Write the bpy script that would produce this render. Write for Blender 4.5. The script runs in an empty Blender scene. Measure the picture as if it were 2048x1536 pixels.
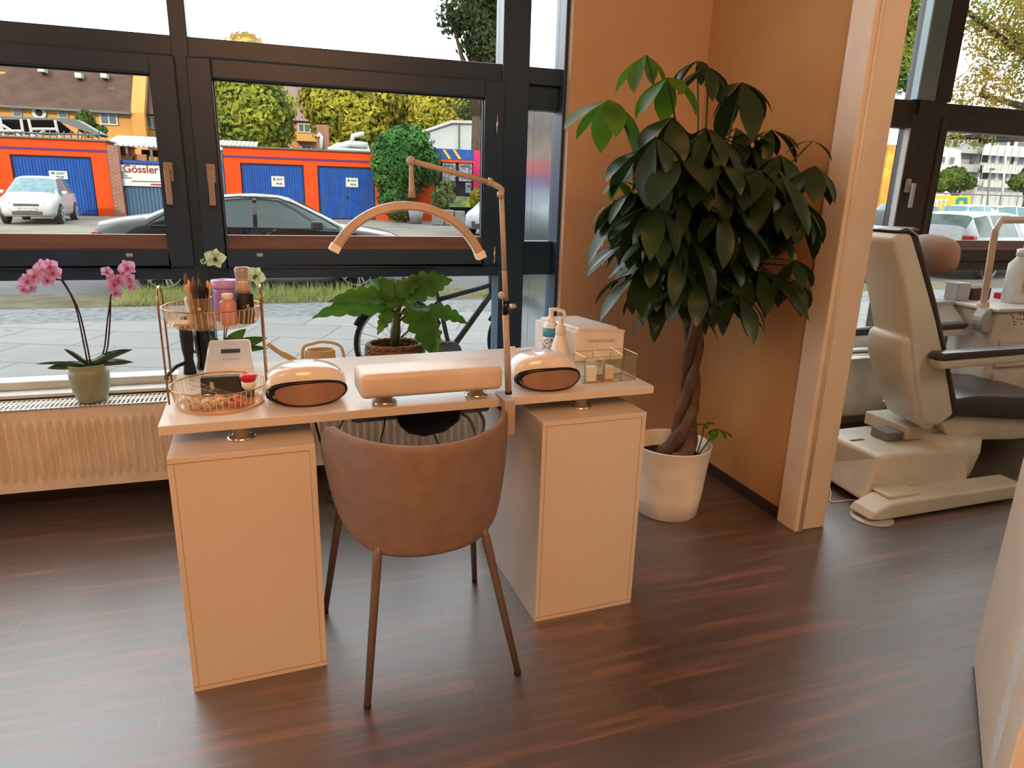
import bpy, bmesh, math, random
from mathutils import Vector, Matrix, noise
PI = math.pi
S = bpy.context.scene
C = S.collection
rnd = random.Random(7)

# ------------------------------------------------------------ camera
H = 1.35
FPX = 1356.922
RM = ((0.95152511, -0.05852458, 0.30195173), (-0.30638166, -0.26661067, 0.91381017), (0.0270232, -0.96202579, -0.2716176))
cd = bpy.data.cameras.new('camera'); cam = bpy.data.objects.new('camera', cd); C.objects.link(cam)
cd.sensor_width = 36; cd.lens = FPX / 2048 * 36; cd.clip_start = 0.02; cd.clip_end = 400
cam.matrix_world = Matrix(((RM[0][0], -RM[0][1], -RM[0][2], 0), (RM[1][0], -RM[1][1], -RM[1][2], 0), (RM[2][0], -RM[2][1], -RM[2][2], H), (0, 0, 0, 1)))
S.camera = cam
# ------------------------------------------------------------ sky, sun, exposure
w = bpy.data.worlds.new('world'); S.world = w; w.use_nodes = True
bg = w.node_tree.nodes['Background']; bg.inputs[0].default_value = (0.93, 0.96, 1.0, 1); bg.inputs[1].default_value = 5.6
sl = bpy.data.lights.new('sun', 'SUN'); so = bpy.data.objects.new('sun', sl); C.objects.link(so)
sl.energy = 8.0; sl.angle = math.radians(2); sl.color = (1.0, 0.86, 0.62)
so.rotation_euler = Vector((0.45, 1.0, -0.46)).to_track_quat('-Z', 'Y').to_euler()
def area(name, loc, size, power, col, aim=(0, 0, -1), sy=None):
    l = bpy.data.lights.new(name, 'AREA'); o = bpy.data.objects.new(name, l); C.objects.link(o)
    l.shape = 'RECTANGLE'; l.size = size; l.size_y = sy or size; l.energy = power; l.color = col; o.location = loc
    o.rotation_euler = Vector(aim).to_track_quat('-Z', 'Y').to_euler(); return o
WARM = (1.0, 0.46, 0.175)
area('ceiling_light_main', (0.1, -0.9, 2.85), 1.6, 128, WARM, (0.05, 0.45, -1))
area('ceiling_light_side', (-2.2, 0.3, 2.85), 0.9, 28, WARM, (0.3, 0.3, -1))
area('warm_fill_partition', (1.15, 1.2, 2.88), 0.35, 3, (1.0, 0.45, 0.18), (0.6, 0.35, -1))  # unseen lamp, added to warm the partition wall
area('ceiling_light_treatment', (3.3, 0.4, 2.85), 0.9, 22, (1.0, 0.80, 0.58), (0, 0.35, -1))
S.view_settings.view_transform = 'Standard'; S.view_settings.look = 'None'
S.view_settings.exposure = 0.0; S.view_settings.gamma = 1.0; S.view_settings.use_curve_mapping = False

# ------------------------------------------------------------ placing helpers
def ray(u, v):
    a, b = u - 1024, v - 768
    return Vector([RM[i][0] * a + RM[i][1] * b + RM[i][2] * FPX for i in range(3)])
def at_z(u, v, z=0.0):
    r = ray(u, v); t = (z - H) / r.z; return Vector((r.x * t, r.y * t, z))
def at_y(u, v, y):
    r = ray(u, v); t = y / r.y; return Vector((r.x * t, y, H + r.z * t))
def lin(c):
    c = c / 255.0
    return c / 12.92 if c <= 0.04045 else ((c + 0.055) / 1.055) ** 2.4
KF = [1.0]
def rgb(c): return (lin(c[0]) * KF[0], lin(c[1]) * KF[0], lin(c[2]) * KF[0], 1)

# ------------------------------------------------------------ materials
MATS = {}
def M(name, c, rough=0.5, metal=0.0, c2=None, scale=8.0, bump=0.0, bscale=60.0, coat=0.0, stretch=(1, 1, 1), trans=0.0, ior=1.45, spec=0.5, sss=0.0, emit=None, estr=0):
    m = bpy.data.materials.new(name); m.use_nodes = True; nt = m.node_tree; b = nt.nodes['Principled BSDF']
    b.inputs['Base Color'].default_value = rgb(c); b.inputs['Roughness'].default_value = rough; b.inputs['Metallic'].default_value = metal
    b.inputs['Coat Weight'].default_value = coat; b.inputs['Transmission Weight'].default_value = trans; b.inputs['IOR'].default_value = ior
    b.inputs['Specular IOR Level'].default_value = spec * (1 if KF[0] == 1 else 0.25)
    if emit: b.inputs['Emission Color'].default_value = rgb(emit); b.inputs['Emission Strength'].default_value = estr
    tc = nt.nodes.new('ShaderNodeTexCoord'); mp = nt.nodes.new('ShaderNodeMapping'); mp.inputs['Scale'].default_value = stretch
    nt.links.new(tc.outputs['Object'], mp.inputs[0])
    if c2 is None: c2 = tuple(max(0, x * 0.93) for x in c)
    n = nt.nodes.new('ShaderNodeTexNoise'); n.inputs['Scale'].default_value = scale; n.inputs['Detail'].default_value = 4
    nt.links.new(mp.outputs[0], n.inputs['Vector'])
    r = nt.nodes.new('ShaderNodeValToRGB'); r.color_ramp.elements[0].position = 0.35; r.color_ramp.elements[1].position = 0.65
    r.color_ramp.elements[0].color = rgb(c2); r.color_ramp.elements[1].color = rgb(c)
    nt.links.new(n.outputs['Fac'], r.inputs[0]); nt.links.new(r.outputs[0], b.inputs['Base Color'])
    if bump:
        n2 = nt.nodes.new('ShaderNodeTexNoise'); n2.inputs['Scale'].default_value = bscale; nt.links.new(mp.outputs[0], n2.inputs['Vector'])
        bp = nt.nodes.new('ShaderNodeBump'); bp.inputs['Strength'].default_value = bump; bp.inputs['Distance'].default_value = 0.01
        nt.links.new(n2.outputs['Fac'], bp.inputs['Height']); nt.links.new(bp.outputs[0], b.inputs['Normal'])
    MATS[name] = m; return m
def leafmat(name, c, c2, rough=0.5, scale=6, t=0.35):
    m = M(name, c, rough, c2=c2, scale=scale); nt = m.node_tree; b = nt.nodes['Principled BSDF']; out = nt.nodes['Material Output']
    tr = nt.nodes.new('ShaderNodeBsdfTranslucent'); mx = nt.nodes.new('ShaderNodeMixShader'); mx.inputs[0].default_value = t
    ramp = [n for n in nt.nodes if n.type == 'VALTORGB'][0]
    nt.links.new(ramp.outputs[0], tr.inputs[0]); nt.links.new(b.outputs[0], mx.inputs[1]); nt.links.new(tr.outputs[0], mx.inputs[2]); nt.links.new(mx.outputs[0], out.inputs[0])
    return m
def clearmat(name, tint=(255, 255, 255), ior=1.45, rough=0.0, body=None, bodyfac=0.0):
    m = bpy.data.materials.new(name); m.use_nodes = True; nt = m.node_tree; nt.nodes.remove(nt.nodes['Principled BSDF']); out = nt.nodes['Material Output']
    t = nt.nodes.new('ShaderNodeBsdfTransparent'); t.inputs[0].default_value = rgb(tint); g = nt.nodes.new('ShaderNodeBsdfGlossy'); g.inputs['Roughness'].default_value = rough
    f = nt.nodes.new('ShaderNodeFresnel'); ge = nt.nodes.new('ShaderNodeNewGeometry'); mr = nt.nodes.new('ShaderNodeMapRange'); mr.inputs[3].default_value = ior; mr.inputs[4].default_value = 1 / ior; nt.links.new(ge.outputs['Backfacing'], mr.inputs[0]); nt.links.new(mr.outputs[0], f.inputs[0]); mx = nt.nodes.new('ShaderNodeMixShader')
    last = t
    if body:
        d = nt.nodes.new('ShaderNodeBsdfDiffuse'); d.inputs[0].default_value = rgb(body); m2 = nt.nodes.new('ShaderNodeMixShader'); m2.inputs[0].default_value = bodyfac
        nt.links.new(t.outputs[0], m2.inputs[1]); nt.links.new(d.outputs[0], m2.inputs[2]); last = m2
    nt.links.new(f.outputs[0], mx.inputs[0]); nt.links.new(last.outputs[0], mx.inputs[1]); nt.links.new(g.outputs[0], mx.inputs[2]); nt.links.new(mx.outputs[0], out.inputs[0])
    MATS[name] = m; return m
def floor_mat():
    m = bpy.data.materials.new('floor_wood'); m.use_nodes = True; nt = m.node_tree; b = nt.nodes['Principled BSDF']; L = nt.links.new
    tc = nt.nodes.new('ShaderNodeTexCoord'); mp = nt.nodes.new('ShaderNodeMapping'); mp.inputs['Location'].default_value = (-0.26 + 0.65, -0.099, 0)
    L(tc.outputs['Object'], mp.inputs[0])
    br = nt.nodes.new('ShaderNodeTexBrick'); br.inputs['Scale'].default_value = 1; br.inputs['Brick Width'].default_value = 1.3; br.inputs['Row Height'].default_value = 0.171
    br.inputs['Mortar Size'].default_value = 0.0013; br.inputs['Mortar Smooth'].default_value = 0.6; br.offset = 0.37; br.inputs['Color1'].default_value = (0, 0, 0, 1); br.inputs['Color2'].default_value = (1, 1, 1, 1)
    L(mp.outputs[0], br.inputs['Vector'])
    mp2 = nt.nodes.new('ShaderNodeMapping'); mp2.inputs['Scale'].default_value = (0.9, 16, 1); L(tc.outputs['Object'], mp2.inputs[0])
    n = nt.nodes.new('ShaderNodeTexNoise'); n.inputs['Scale'].default_value = 1.6; n.inputs['Detail'].default_value = 7; n.inputs['Roughness'].default_value = 0.6; n.inputs['Distortion'].default_value = 0.4
    ad = nt.nodes.new('ShaderNodeVectorMath'); ad.operation = 'MULTIPLY_ADD'; ad.inputs[1].default_value = (7, 3, 5); L(br.outputs['Color'], ad.inputs[0]); L(mp2.outputs[0], ad.inputs[2]); L(ad.outputs[0], n.inputs['Vector'])
    r = nt.nodes.new('ShaderNodeValToRGB'); e = r.color_ramp.elements; e[0].position = 0.3; e[0].color = rgb((38, 21, 18)); e[1].position = 0.75; e[1].color = rgb((136, 84, 64))
    x = e.new(0.52); x.color = rgb((62, 36, 30)); L(n.outputs['Fac'], r.inputs[0])
    mx = nt.nodes.new('ShaderNodeMixRGB'); mx.inputs[2].default_value = rgb((120, 84, 66)); L(br.outputs['Fac'], mx.inputs[0]); L(r.outputs[0], mx.inputs[1]); L(mx.outputs[0], b.inputs['Base Color'])
    rr = nt.nodes.new('ShaderNodeMapRange'); rr.inputs[3].default_value = 0.36; rr.inputs[4].default_value = 0.52; b.inputs['IOR'].default_value = 1.8; b.inputs['Coat Weight'].default_value = 0.55; b.inputs['Coat Roughness'].default_value = 0.55; b.inputs['Coat IOR'].default_value = 1.9; b.inputs['Sheen Weight'].default_value = 0.1; b.inputs['Sheen Roughness'].default_value = 0.4; L(n.outputs['Fac'], rr.inputs[0]); L(rr.outputs[0], b.inputs['Roughness'])
    bp = nt.nodes.new('ShaderNodeBump'); bp.inputs['Strength'].default_value = 0.12; bp.inputs['Distance'].default_value = 0.004; L(n.outputs['Fac'], bp.inputs['Height']); L(bp.outputs[0], b.inputs['Normal'])
    b.inputs['Specular IOR Level'].default_value = 1.0
    return m
def brick_mat(name, c1, c2, mort, bw, rh, ms=0.01, rough=0.8, off=0.5, rotz=0, axes=None):
    m = bpy.data.materials.new(name); m.use_nodes = True; nt = m.node_tree; b = nt.nodes['Principled BSDF']; L = nt.links.new
    tc = nt.nodes.new('ShaderNodeTexCoord'); mp = nt.nodes.new('ShaderNodeMapping'); mp.inputs['Rotation'].default_value = (axes or (0, 0, rotz)); L(tc.outputs['Object'], mp.inputs[0])
    br = nt.nodes.new('ShaderNodeTexBrick'); br.inputs['Scale'].default_value = 1; br.inputs['Brick Width'].default_value = bw; br.inputs['Row Height'].default_value = rh; br.inputs['Mortar Size'].default_value = ms; br.offset = off
    br.inputs['Color1'].default_value = rgb(c1); br.inputs['Color2'].default_value = rgb(c2); br.inputs['Mortar'].default_value = rgb(mort); L(mp.outputs[0], br.inputs['Vector'])
    n = nt.nodes.new('ShaderNodeTexNoise'); n.inputs['Scale'].default_value = 3; n.inputs['Detail'].default_value = 8; L(tc.outputs['Object'], n.inputs['Vector'])
    mx = nt.nodes.new('ShaderNodeMixRGB'); mx.blend_type = 'MULTIPLY'; mx.inputs[0].default_value = 0.35; L(br.outputs['Color'], mx.inputs[1]); L(n.outputs['Fac'], mx.inputs[2]); L(mx.outputs[0], b.inputs['Base Color'])
    b.inputs['Roughness'].default_value = rough; return m
def stripe_mat(name, c1, c2, scale, direction='X', rough=0.6):
    m = bpy.data.materials.new(name); m.use_nodes = True; nt = m.node_tree; b = nt.nodes['Principled BSDF']; L = nt.links.new
    tc = nt.nodes.new('ShaderNodeTexCoord'); wv = nt.nodes.new('ShaderNodeTexWave'); wv.bands_direction = direction; wv.inputs['Scale'].default_value = scale; wv.inputs['Distortion'].default_value = 0
    r = nt.nodes.new('ShaderNodeValToRGB'); r.color_ramp.elements[0].color = rgb(c1); r.color_ramp.elements[1].color = rgb(c2); L(tc.outputs['Object'], wv.inputs['Vector']); L(wv.outputs['Fac'], r.inputs[0]); L(r.outputs[0], b.inputs['Base Color']); b.inputs['Roughness'].default_value = rough
    return m

m_wall = M('wall_paint', (206, 174, 142), 0.85, c2=(199, 167, 135), scale=3, bump=0.15, bscale=120)
m_wall2 = M('wall_paint_shaded', (188, 138, 88), 0.85, c2=(181, 131, 82), scale=3, bump=0.15, bscale=120)  # wall paint copy, deepened to stand for weaker daylight on the partition
m_wallw = M('wall_paint_cream', (222, 200, 170), 0.85, bump=0.1, bscale=90)
m_ceil = M('ceiling_paint', (235, 230, 220), 0.9)
m_trim = M('door_frame_paint', (226, 208, 186), 0.5, c2=(218, 198, 176), scale=5)
m_skd = M('dark_skirting', (52, 36, 30), 0.5)
m_skl = M('light_skirting', (205, 190, 165), 0.6)
m_frame = M('anthracite_aluminium', (32, 60, 86), 0.36, c2=(30, 56, 80))
m_frame2 = M('dark_brown_aluminium', (50, 42, 38), 0.4)
m_greyalu = M('grey_aluminium', (120, 135, 140), 0.3, 0.3)
m_brown = M('bead_warm_reflection', (118, 84, 70), 0.4, c2=(100, 70, 60), scale=12, stretch=(0.2, 1, 4))  # brown stands in for warm lamp light reflecting off the sash ledge
m_glass = clearmat('window_glass', (250, 253, 252), 1.35)
m_frost = M('frosted_glass', (235, 242, 245), 0.13, trans=1.0, ior=1.3)
m_reveal = M('polished_aluminium_cladding', (196, 204, 210), 0.13, 0.9)
m_sill = M('grey_sill', (205, 208, 206), 0.45)
m_rad = M('radiator_enamel', (226, 214, 196), 0.35)
m_radslot = M('radiator_slot', (60, 60, 62), 0.6)
m_white = M('white_laminate', (212, 204, 196), 0.32, c2=(209, 201, 193), scale=4)
m_edge = M('white_laminate_edge', (240, 232, 220), 0.35)
m_seam = M('seam_line', (160, 125, 95), 0.7)
m_chrome = M('chrome', (225, 220, 212), 0.12, 1.0)
m_gold = M('gold_wire', (190, 150, 100), 0.25, 1.0)
m_plastic = M('white_gloss_plastic', (240, 236, 232), 0.15, coat=0.4)
m_plasticm = M('white_matte_plastic', (236, 228, 220), 0.4)
m_black = M('black_gloss', (14, 13, 14), 0.2)
m_blackm = M('black_matte', (24, 24, 26), 0.55)
m_mirror = M('smoked_panel', (150, 116, 98), 0.35, 0.25)
m_leather = M('brown_shell_fabric', (138, 116, 104), 0.6, c2=(128, 107, 96), scale=25, bump=0.25, bscale=350)
m_chleg = M('taupe_powder_coat', (122, 106, 96), 0.4, 0.3)
m_vinyl = M('white_vinyl', (222, 208, 194), 0.4, bump=0.05, bscale=80)
m_rose = M('rose_enamel', (180, 166, 158), 0.35)
m_acr = clearmat('clear_acrylic', (253, 254, 250), 1.3, 0.0, (225, 215, 180), 0.02)
m_acr2 = clearmat('ribbed_clear_plastic', (250, 244, 234), 1.45, 0.05, (240, 220, 190), 0.10)
m_acr3 = M('clear_rib_edges', (240, 226, 200), 0.25)
m_potw = M('white_pot', (244, 240, 232), 0.5)
m_soil = M('soil', (40, 26, 18), 0.95, c2=(24, 15, 11), scale=60, bump=0.6, bscale=90)
m_bark = M('bark', (112, 86, 66), 0.85, c2=(74, 54, 42), scale=18, bump=0.5, bscale=60, stretch=(1, 1, 0.4))
m_leafD = leafmat('pachira_leaf', (44, 66, 34), (32, 50, 28), 0.35, 5, 0.25)
m_leafB = leafmat('pachira_young_leaf', (96, 140, 40), (70, 110, 34), 0.4, 6, 0.45)
m_leafP = leafmat('philodendron_leaf', (84, 136, 46), (50, 96, 34), 0.35, 9, 0.4)
m_leafO = leafmat('orchid_leaf', (52, 78, 44), (40, 62, 38), 0.3, 7, 0.15)
m_stem = M('green_stem', (70, 84, 44), 0.5)
m_dstem = M('dark_stem', (58, 44, 44), 0.5)
m_pink = leafmat('pink_petal', (228, 186, 220), (214, 160, 200), 0.5, 40, 0.4)
m_pinkc = M('magenta_lip', (190, 60, 110), 0.5)
m_gpet = leafmat('green_petal', (208, 226, 186), (186, 210, 156), 0.5, 40, 0.4)
m_gpot = M('sage_pot', (150, 158, 128), 0.35, c2=(138, 146, 116))
m_wick = M('wicker', (130, 92, 64), 0.7, c2=(86, 58, 42), scale=30, bump=0.4)
m_can = M('beige_watering_can', (206, 178, 134), 0.4)
m_ivory = M('ivory_upholstery', (216, 214, 200), 0.45, c2=(208, 206, 192), scale=4)
m_ivory2 = M('ivory_lacquer', (214, 210, 196), 0.35)
m_dcush = M('dark_cushion', (70, 64, 68), 0.3, bump=0.05, bscale=120)
m_taupe = M('taupe_pillow', (176, 150, 132), 0.6)
m_grey = M('grey_plastic', (128, 128, 132), 0.4)
m_lgrey = M('light_grey_plastic', (190, 190, 190), 0.35)
m_navy = M('navy_cloth', (26, 34, 62), 0.8)
m_cable = M('black_cable', (20, 20, 22), 0.5)
m_cablew = M('grey_cable', (140, 136, 130), 0.5)
m_lilac = M('lilac_plastic', (178, 140, 210), 0.3)
m_pinkp = M('pink_bottle', (206, 150, 160), 0.3)
m_red = M('red_plastic', (206, 30, 60), 0.35)
m_redg = M('red_gems', (150, 20, 50), 0.15, c2=(220, 120, 130), scale=60)
m_blue = M('blue_label', (60, 150, 180), 0.5)
m_brush = M('brown_brush', (110, 76, 56), 0.5)
m_paper = M('white_paper', (235, 238, 238), 0.6)
m_tan = M('tan_plastic', (214, 176, 140), 0.4)
m_ink = M('printed_ink', (50, 52, 58), 0.7)
m_towel = M('grey_towel', (150, 142, 138), 0.9, bump=0.4, bscale=200)
m_pat = M('patterned_scarf', (170, 160, 155), 0.8, c2=(90, 80, 82), scale=60)
# outside
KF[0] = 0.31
m_lgreyo = M('outdoor_grey', (190, 190, 190), 0.5); m_papero = M('outdoor_white', (235, 238, 238), 0.6)
m_slab = brick_mat('paving_slabs', (190, 187, 182), (176, 174, 170), (120, 120, 116), 0.9, 0.7, 0.012, 0.8, 0.5, 0.35)
m_cob = M('cobbles', (186, 188, 190), 0.9, c2=(140, 142, 144), scale=10, bump=0.8, bscale=12)
m_dirt = M('verge_dirt', (150, 138, 108), 0.95, c2=(112, 108, 84), scale=3, bump=0.6, bscale=20)
m_grass = leafmat('dry_grass', (255, 248, 170), (190, 214, 100), 0.7, 3, 0.4)
m_road = M('road_asphalt', (128, 128, 130), 0.85, c2=(118, 118, 120), scale=1.5, bump=0.3, bscale=40)
m_lot = M('lot_asphalt', (166, 160, 150), 0.9, c2=(140, 134, 124), scale=0.6, bump=0.3, bscale=20)
m_kerb = M('kerb_stone', (190, 188, 182), 0.8)
m_orange = M('orange_render', (250, 84, 22), 0.8, c2=(240, 76, 18), scale=1)
m_purple = M('purple_line', (110, 60, 120), 0.8)
m_bdoor = M('blue_garage_door', (18, 96, 200), 0.7, c2=(14, 80, 176), scale=1.2, stretch=(4, 1, 0.4))
m_bdark = M('dark_blue_frame', (30, 50, 90), 0.7)  # deep blue for the garage door frames and ribs
m_bfence = stripe_mat('blue_corrugated_fence', (50, 90, 130), (90, 130, 170), 8)
m_brickr = brick_mat('red_brick', (176, 96, 76), (156, 82, 66), (190, 170, 150), 0.25, 0.08, 0.01, 0.9, axes=(PI / 2, 0, 0))
m_ochre = M('ochre_render', (228, 172, 100), 0.85, c2=(220, 162, 92), scale=0.3)
m_salmon = M('salmon_render', (222, 164, 124), 0.85)
m_roof = M('brown_roof_tiles', (106, 82, 70), 0.9, c2=(90, 70, 62), scale=1.2, bump=0.5, bscale=8)
m_roof2 = stripe_mat('red_roof_tiles', (112, 78, 66), (146, 104, 88), 4)
m_corr = stripe_mat('corrugated_sheet', (90, 90, 92), (232, 232, 230), 1.6)
m_winw = M('white_window_frame', (232, 230, 224), 0.5)
m_winp = M('dark_window_pane', (110, 122, 130), 0.1)
m_steelw = M('white_steel_cladding', (214, 222, 226), 0.5, c2=(200, 210, 216), scale=0.5)
m_steelg = M('grey_steel', (120, 122, 124), 0.5)
m_dark = M('dark_opening', (44, 42, 42), 0.7)
m_pinkw = M('pink_render', (226, 60, 110), 0.8)
m_blueb = M('blue_fascia', (50, 90, 180), 0.7)
m_yel = M('yellow_paint', (240, 208, 60), 0.6)
m_teal = M('teal_paint', (40, 160, 150), 0.6)
m_leafY = leafmat('yellow_green_foliage', (244, 228, 84), (150, 160, 62), 0.7, 0.8, 0.4)
m_leafG = leafmat('green_foliage', (112, 140, 58), (62, 88, 40), 0.7, 0.8, 0.35)
m_leafDk = leafmat('deep_green_foliage', (74, 100, 56), (44, 66, 40), 0.7, 1, 0.35)
m_leafOr = leafmat('orange_green_foliage', (236, 196, 80), (150, 176, 76), 0.7, 0.5, 0.5)
m_ivy = leafmat('ivy_foliage', (90, 160, 76), (52, 108, 54), 0.6, 1.5, 0.35)
m_trunk = M('tree_bark', (96, 82, 66), 0.9, c2=(70, 58, 48), scale=4)
m_carb = M('black_car_paint', (34, 40, 44), 0.25, coat=0.35)
m_carw = M('white_car_paint', (226, 228, 230), 0.3, coat=0.2)
m_cars = M('silver_car_paint', (176, 180, 186), 0.25, 0.4, coat=0.8)
m_cglass = M('tinted_car_glass', (96, 120, 118), 0.1, coat=0.12)
m_cglassl = M('reflective_car_glass', (120, 158, 168), 0.1, coat=0.1, c2=(90, 130, 142))
m_tyre = M('tyre_rubber', (30, 30, 32), 0.8)
m_rim = M('alloy_rim', (225, 228, 230), 0.5, 0.0)
m_lampr = M('red_tail_lamp', (190, 30, 40), 0.2)
m_lampw = M('clear_head_lamp', (215, 222, 226), 0.1, 0.3)
m_conc = M('concrete', (180, 176, 168), 0.9)
m_flatw = M('white_render', (226, 228, 226), 0.8)
m_facup = M('facade_render', (190, 180, 165), 0.9)

KF[0] = 1.0
# ------------------------------------------------------------ mesh builder
MW = {}
class MB:
    def __init__(s): s.v = []; s.f = []; s.mi = []; s.cur = 0
    def add(s, vs, fs):
        o = len(s.v); s.v += [Vector(v) for v in vs]
        for f in fs: s.f.append([i + o for i in f]); s.mi.append(s.cur)
        return s
    def box(s, x0, x1, y0, y1, z0, z1):
        v = [(x, y, z) for z in (z0, z1) for y in (y0, y1) for x in (x0, x1)]
        return s.add(v, [(0, 2, 3, 1), (4, 5, 7, 6), (0, 1, 5, 4), (2, 6, 7, 3), (0, 4, 6, 2), (1, 3, 7, 5)])
    def hexa(s, p): return s.add(p, [(0, 3, 2, 1), (4, 5, 6, 7), (0, 1, 5, 4), (1, 2, 6, 5), (2, 3, 7, 6), (3, 0, 4, 7)])
    def prism(s, poly, d):
        n = len(poly); d = Vector(d); P = [Vector(p) for p in poly]
        return s.add(P + [p + d for p in P], [list(range(n))[::-1], list(range(n, 2 * n))] + [(i, (i + 1) % n, (i + 1) % n + n, i + n) for i in range(n)])
    def tube(s, pts, r, seg=8, cap=True, flat=None):
        P = [Vector(p) for p in pts]; n = len(P); R = r if isinstance(r, (list, tuple)) else [r] * n
        vs = []; prev = None
        for i, p in enumerate(P):
            t = (P[min(i + 1, n - 1)] - P[max(i - 1, 0)])
            t = t.normalized() if t.length > 1e-9 else Vector((0, 0, 1))
            if prev is None: a = t.cross(Vector((0, 0, 1)) if abs(t.z) < 0.9 else Vector((1, 0, 0))).normalized()
            else: a = (prev - t * prev.dot(t)).normalized()
            prev = a; b = t.cross(a)
            for k in range(seg):
                an = 2 * PI * k / seg; vs.append(p + a * math.cos(an) * R[i] + b * math.sin(an) * R[i] * (flat or 1))
        fs = [(i * seg + k, i * seg + (k + 1) % seg, (i + 1) * seg + (k + 1) % seg, (i + 1) * seg + k) for i in range(n - 1) for k in range(seg)]
        if cap: fs += [list(range(seg))[::-1], list(range((n - 1) * seg, n * seg))]
        return s.add(vs, fs)
    def lathe(s, prof, c, seg=32, sx=1, sy=1, M4=None):
        vs = []; n = len(prof); c = Vector(c)
        for r, z in prof:
            for k in range(seg):
                a = 2 * PI * k / seg; p = Vector((r * math.cos(a) * sx, r * math.sin(a) * sy, z)); vs.append(c + (M4 @ p if M4 else p))
        fs = [(i * seg + k, i * seg + (k + 1) % seg, (i + 1) * seg + (k + 1) % seg, (i + 1) * seg + k) for i in range(n - 1) for k in range(seg)]
        if prof[0][0] > 1e-5: fs.append(list(range(seg))[::-1])
        if prof[-1][0] > 1e-5: fs.append(list(range((n - 1) * seg, n * seg)))
        return s.add(vs, fs)
    def ball(s, c, r, seg=12, sc=(1, 1, 1)):
        n = 8; vs = []; c = Vector(c)
        for i in range(n + 1):
            t = PI * i / n
            for k in range(seg):
                a = 2 * PI * k / seg; vs.append(c + Vector((r * math.sin(t) * math.cos(a) * sc[0], r * math.sin(t) * math.sin(a) * sc[1], -r * math.cos(t) * sc[2])))
        return s.add(vs, [(i * seg + k, i * seg + (k + 1) % seg, (i + 1) * seg + (k + 1) % seg, (i + 1) * seg + k) for i in range(n) for k in range(seg)])
    def grid(s, fn, nu, nv, closeu=False):
        vs = [fn(i / nu, j / nv) for j in range(nv + 1) for i in range(nu + (0 if closeu else 1))]; w_ = nu + (0 if closeu else 1)
        return s.add(vs, [(j * w_ + i, j * w_ + (i + 1) % w_, (j + 1) * w_ + (i + 1) % w_, (j + 1) * w_ + i) for j in range(nv) for i in range(nu)])
    def leaf(s, p, d, L, W, droop=1.0, n=5, fold=0.2, lobes=0, pw=0.8, side=None):
        p = Vector(p); d = Vector(d).normalized(); vs = []; sd0 = side or d.cross(Vector((0, 0, 1)))
        if sd0.length < 0.05: sd0 = Vector((1, 0, 0))
        sd0 = sd0.normalized(); st = L / n; an = 0
        for i in range(n + 1):
            t = i / n; ww = W * 0.5 * max(0.0, math.sin(PI * (t ** pw))) + (0.002 if t < 1 else 0)
            if lobes: ww *= 0.62 + 0.38 * abs(math.sin(lobes * PI * t)) ** 0.7
            rot = Matrix.Rotation(-droop * t, 3, sd0); dd = rot @ d; up = sd0.cross(dd)
            vs += [p + sd0 * ww + up * ww * fold, Vector(p), p - sd0 * ww + up * ww * fold]
            p = p + dd * st
        fs = []
        for i in range(n):
            a = i * 3; fs += [(a, a + 1, a + 4, a + 3), (a + 1, a + 2, a + 5, a + 4)]
        return s.add(vs, fs)
    def build(s, name, mats, parent=None, smooth=False, bevel=0, bseg=2, sub=0, solid=0, auto=None):
        inv = MW[parent.name].inverted() if parent and parent.name in MW else Matrix.Identity(4)
        me = bpy.data.meshes.new(name); me.from_pydata([inv @ v for v in s.v], [], s.f)
        for m in (mats if isinstance(mats, (list, tuple)) else [mats]): me.materials.append(m)
        me.polygons.foreach_set('material_index', s.mi)
        bm = bmesh.new(); bm.from_mesh(me); bmesh.ops.remove_doubles(bm, verts=bm.verts, dist=1e-6); bmesh.ops.recalc_face_normals(bm, faces=bm.faces); bm.to_mesh(me); bm.free()
        if smooth: me.polygons.foreach_set('use_smooth', [True] * len(me.polygons))
        me.update(); o = bpy.data.objects.new(name, me); C.objects.link(o)
        if parent: o.parent = parent; MW[o.name] = MW.get(parent.name, Matrix.Identity(4))
        if solid: md = o.modifiers.new('solid', 'SOLIDIFY'); md.thickness = solid; md.offset = 0
        if bevel: md = o.modifiers.new('bevel', 'BEVEL'); md.width = bevel; md.segments = bseg; md.limit_method = 'ANGLE'; md.angle_limit = 0.6
        if sub: md = o.modifiers.new('sub', 'SUBSURF'); md.levels = sub; md.render_levels = sub
        return o
def tag(o, label=None, cat=None, group=None, kind=None):
    if label: o['label'] = label
    if cat: o['category'] = cat
    if group: o['group'] = group
    if kind: o['kind'] = kind
    return o
def thing(name, label, cat, loc=(0, 0, 0), rz=0, group=None):
    o = bpy.data.objects.new(name, None); C.objects.link(o); o.location = loc; o.rotation_euler = (0, 0, rz); o.empty_display_size = 0.1
    MW[o.name] = Matrix.Translation(Vector(loc)) @ Matrix.Rotation(rz, 4, 'Z'); return tag(o, label, cat, group)
def struct(name, loc=(0, 0, 0)):
    o = bpy.data.objects.new(name, None); C.objects.link(o); o.location = loc; o.empty_display_size = 0.1
    MW[o.name] = Matrix.Translation(Vector(loc)); o['kind'] = 'structure'; return o
def dup(root, loc, rz=0, label=None, sc=None):
    r = root.copy(); C.objects.link(r); r.location = loc; r.rotation_euler = (0, 0, rz)
    if sc: r.scale = sc
    if label: r['label'] = label
    for ch in list(root.children):
        c = ch.copy(); C.objects.link(c); c.parent = r
        for g in ch.children: d = g.copy(); C.objects.link(d); d.parent = c
    return r
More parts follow.
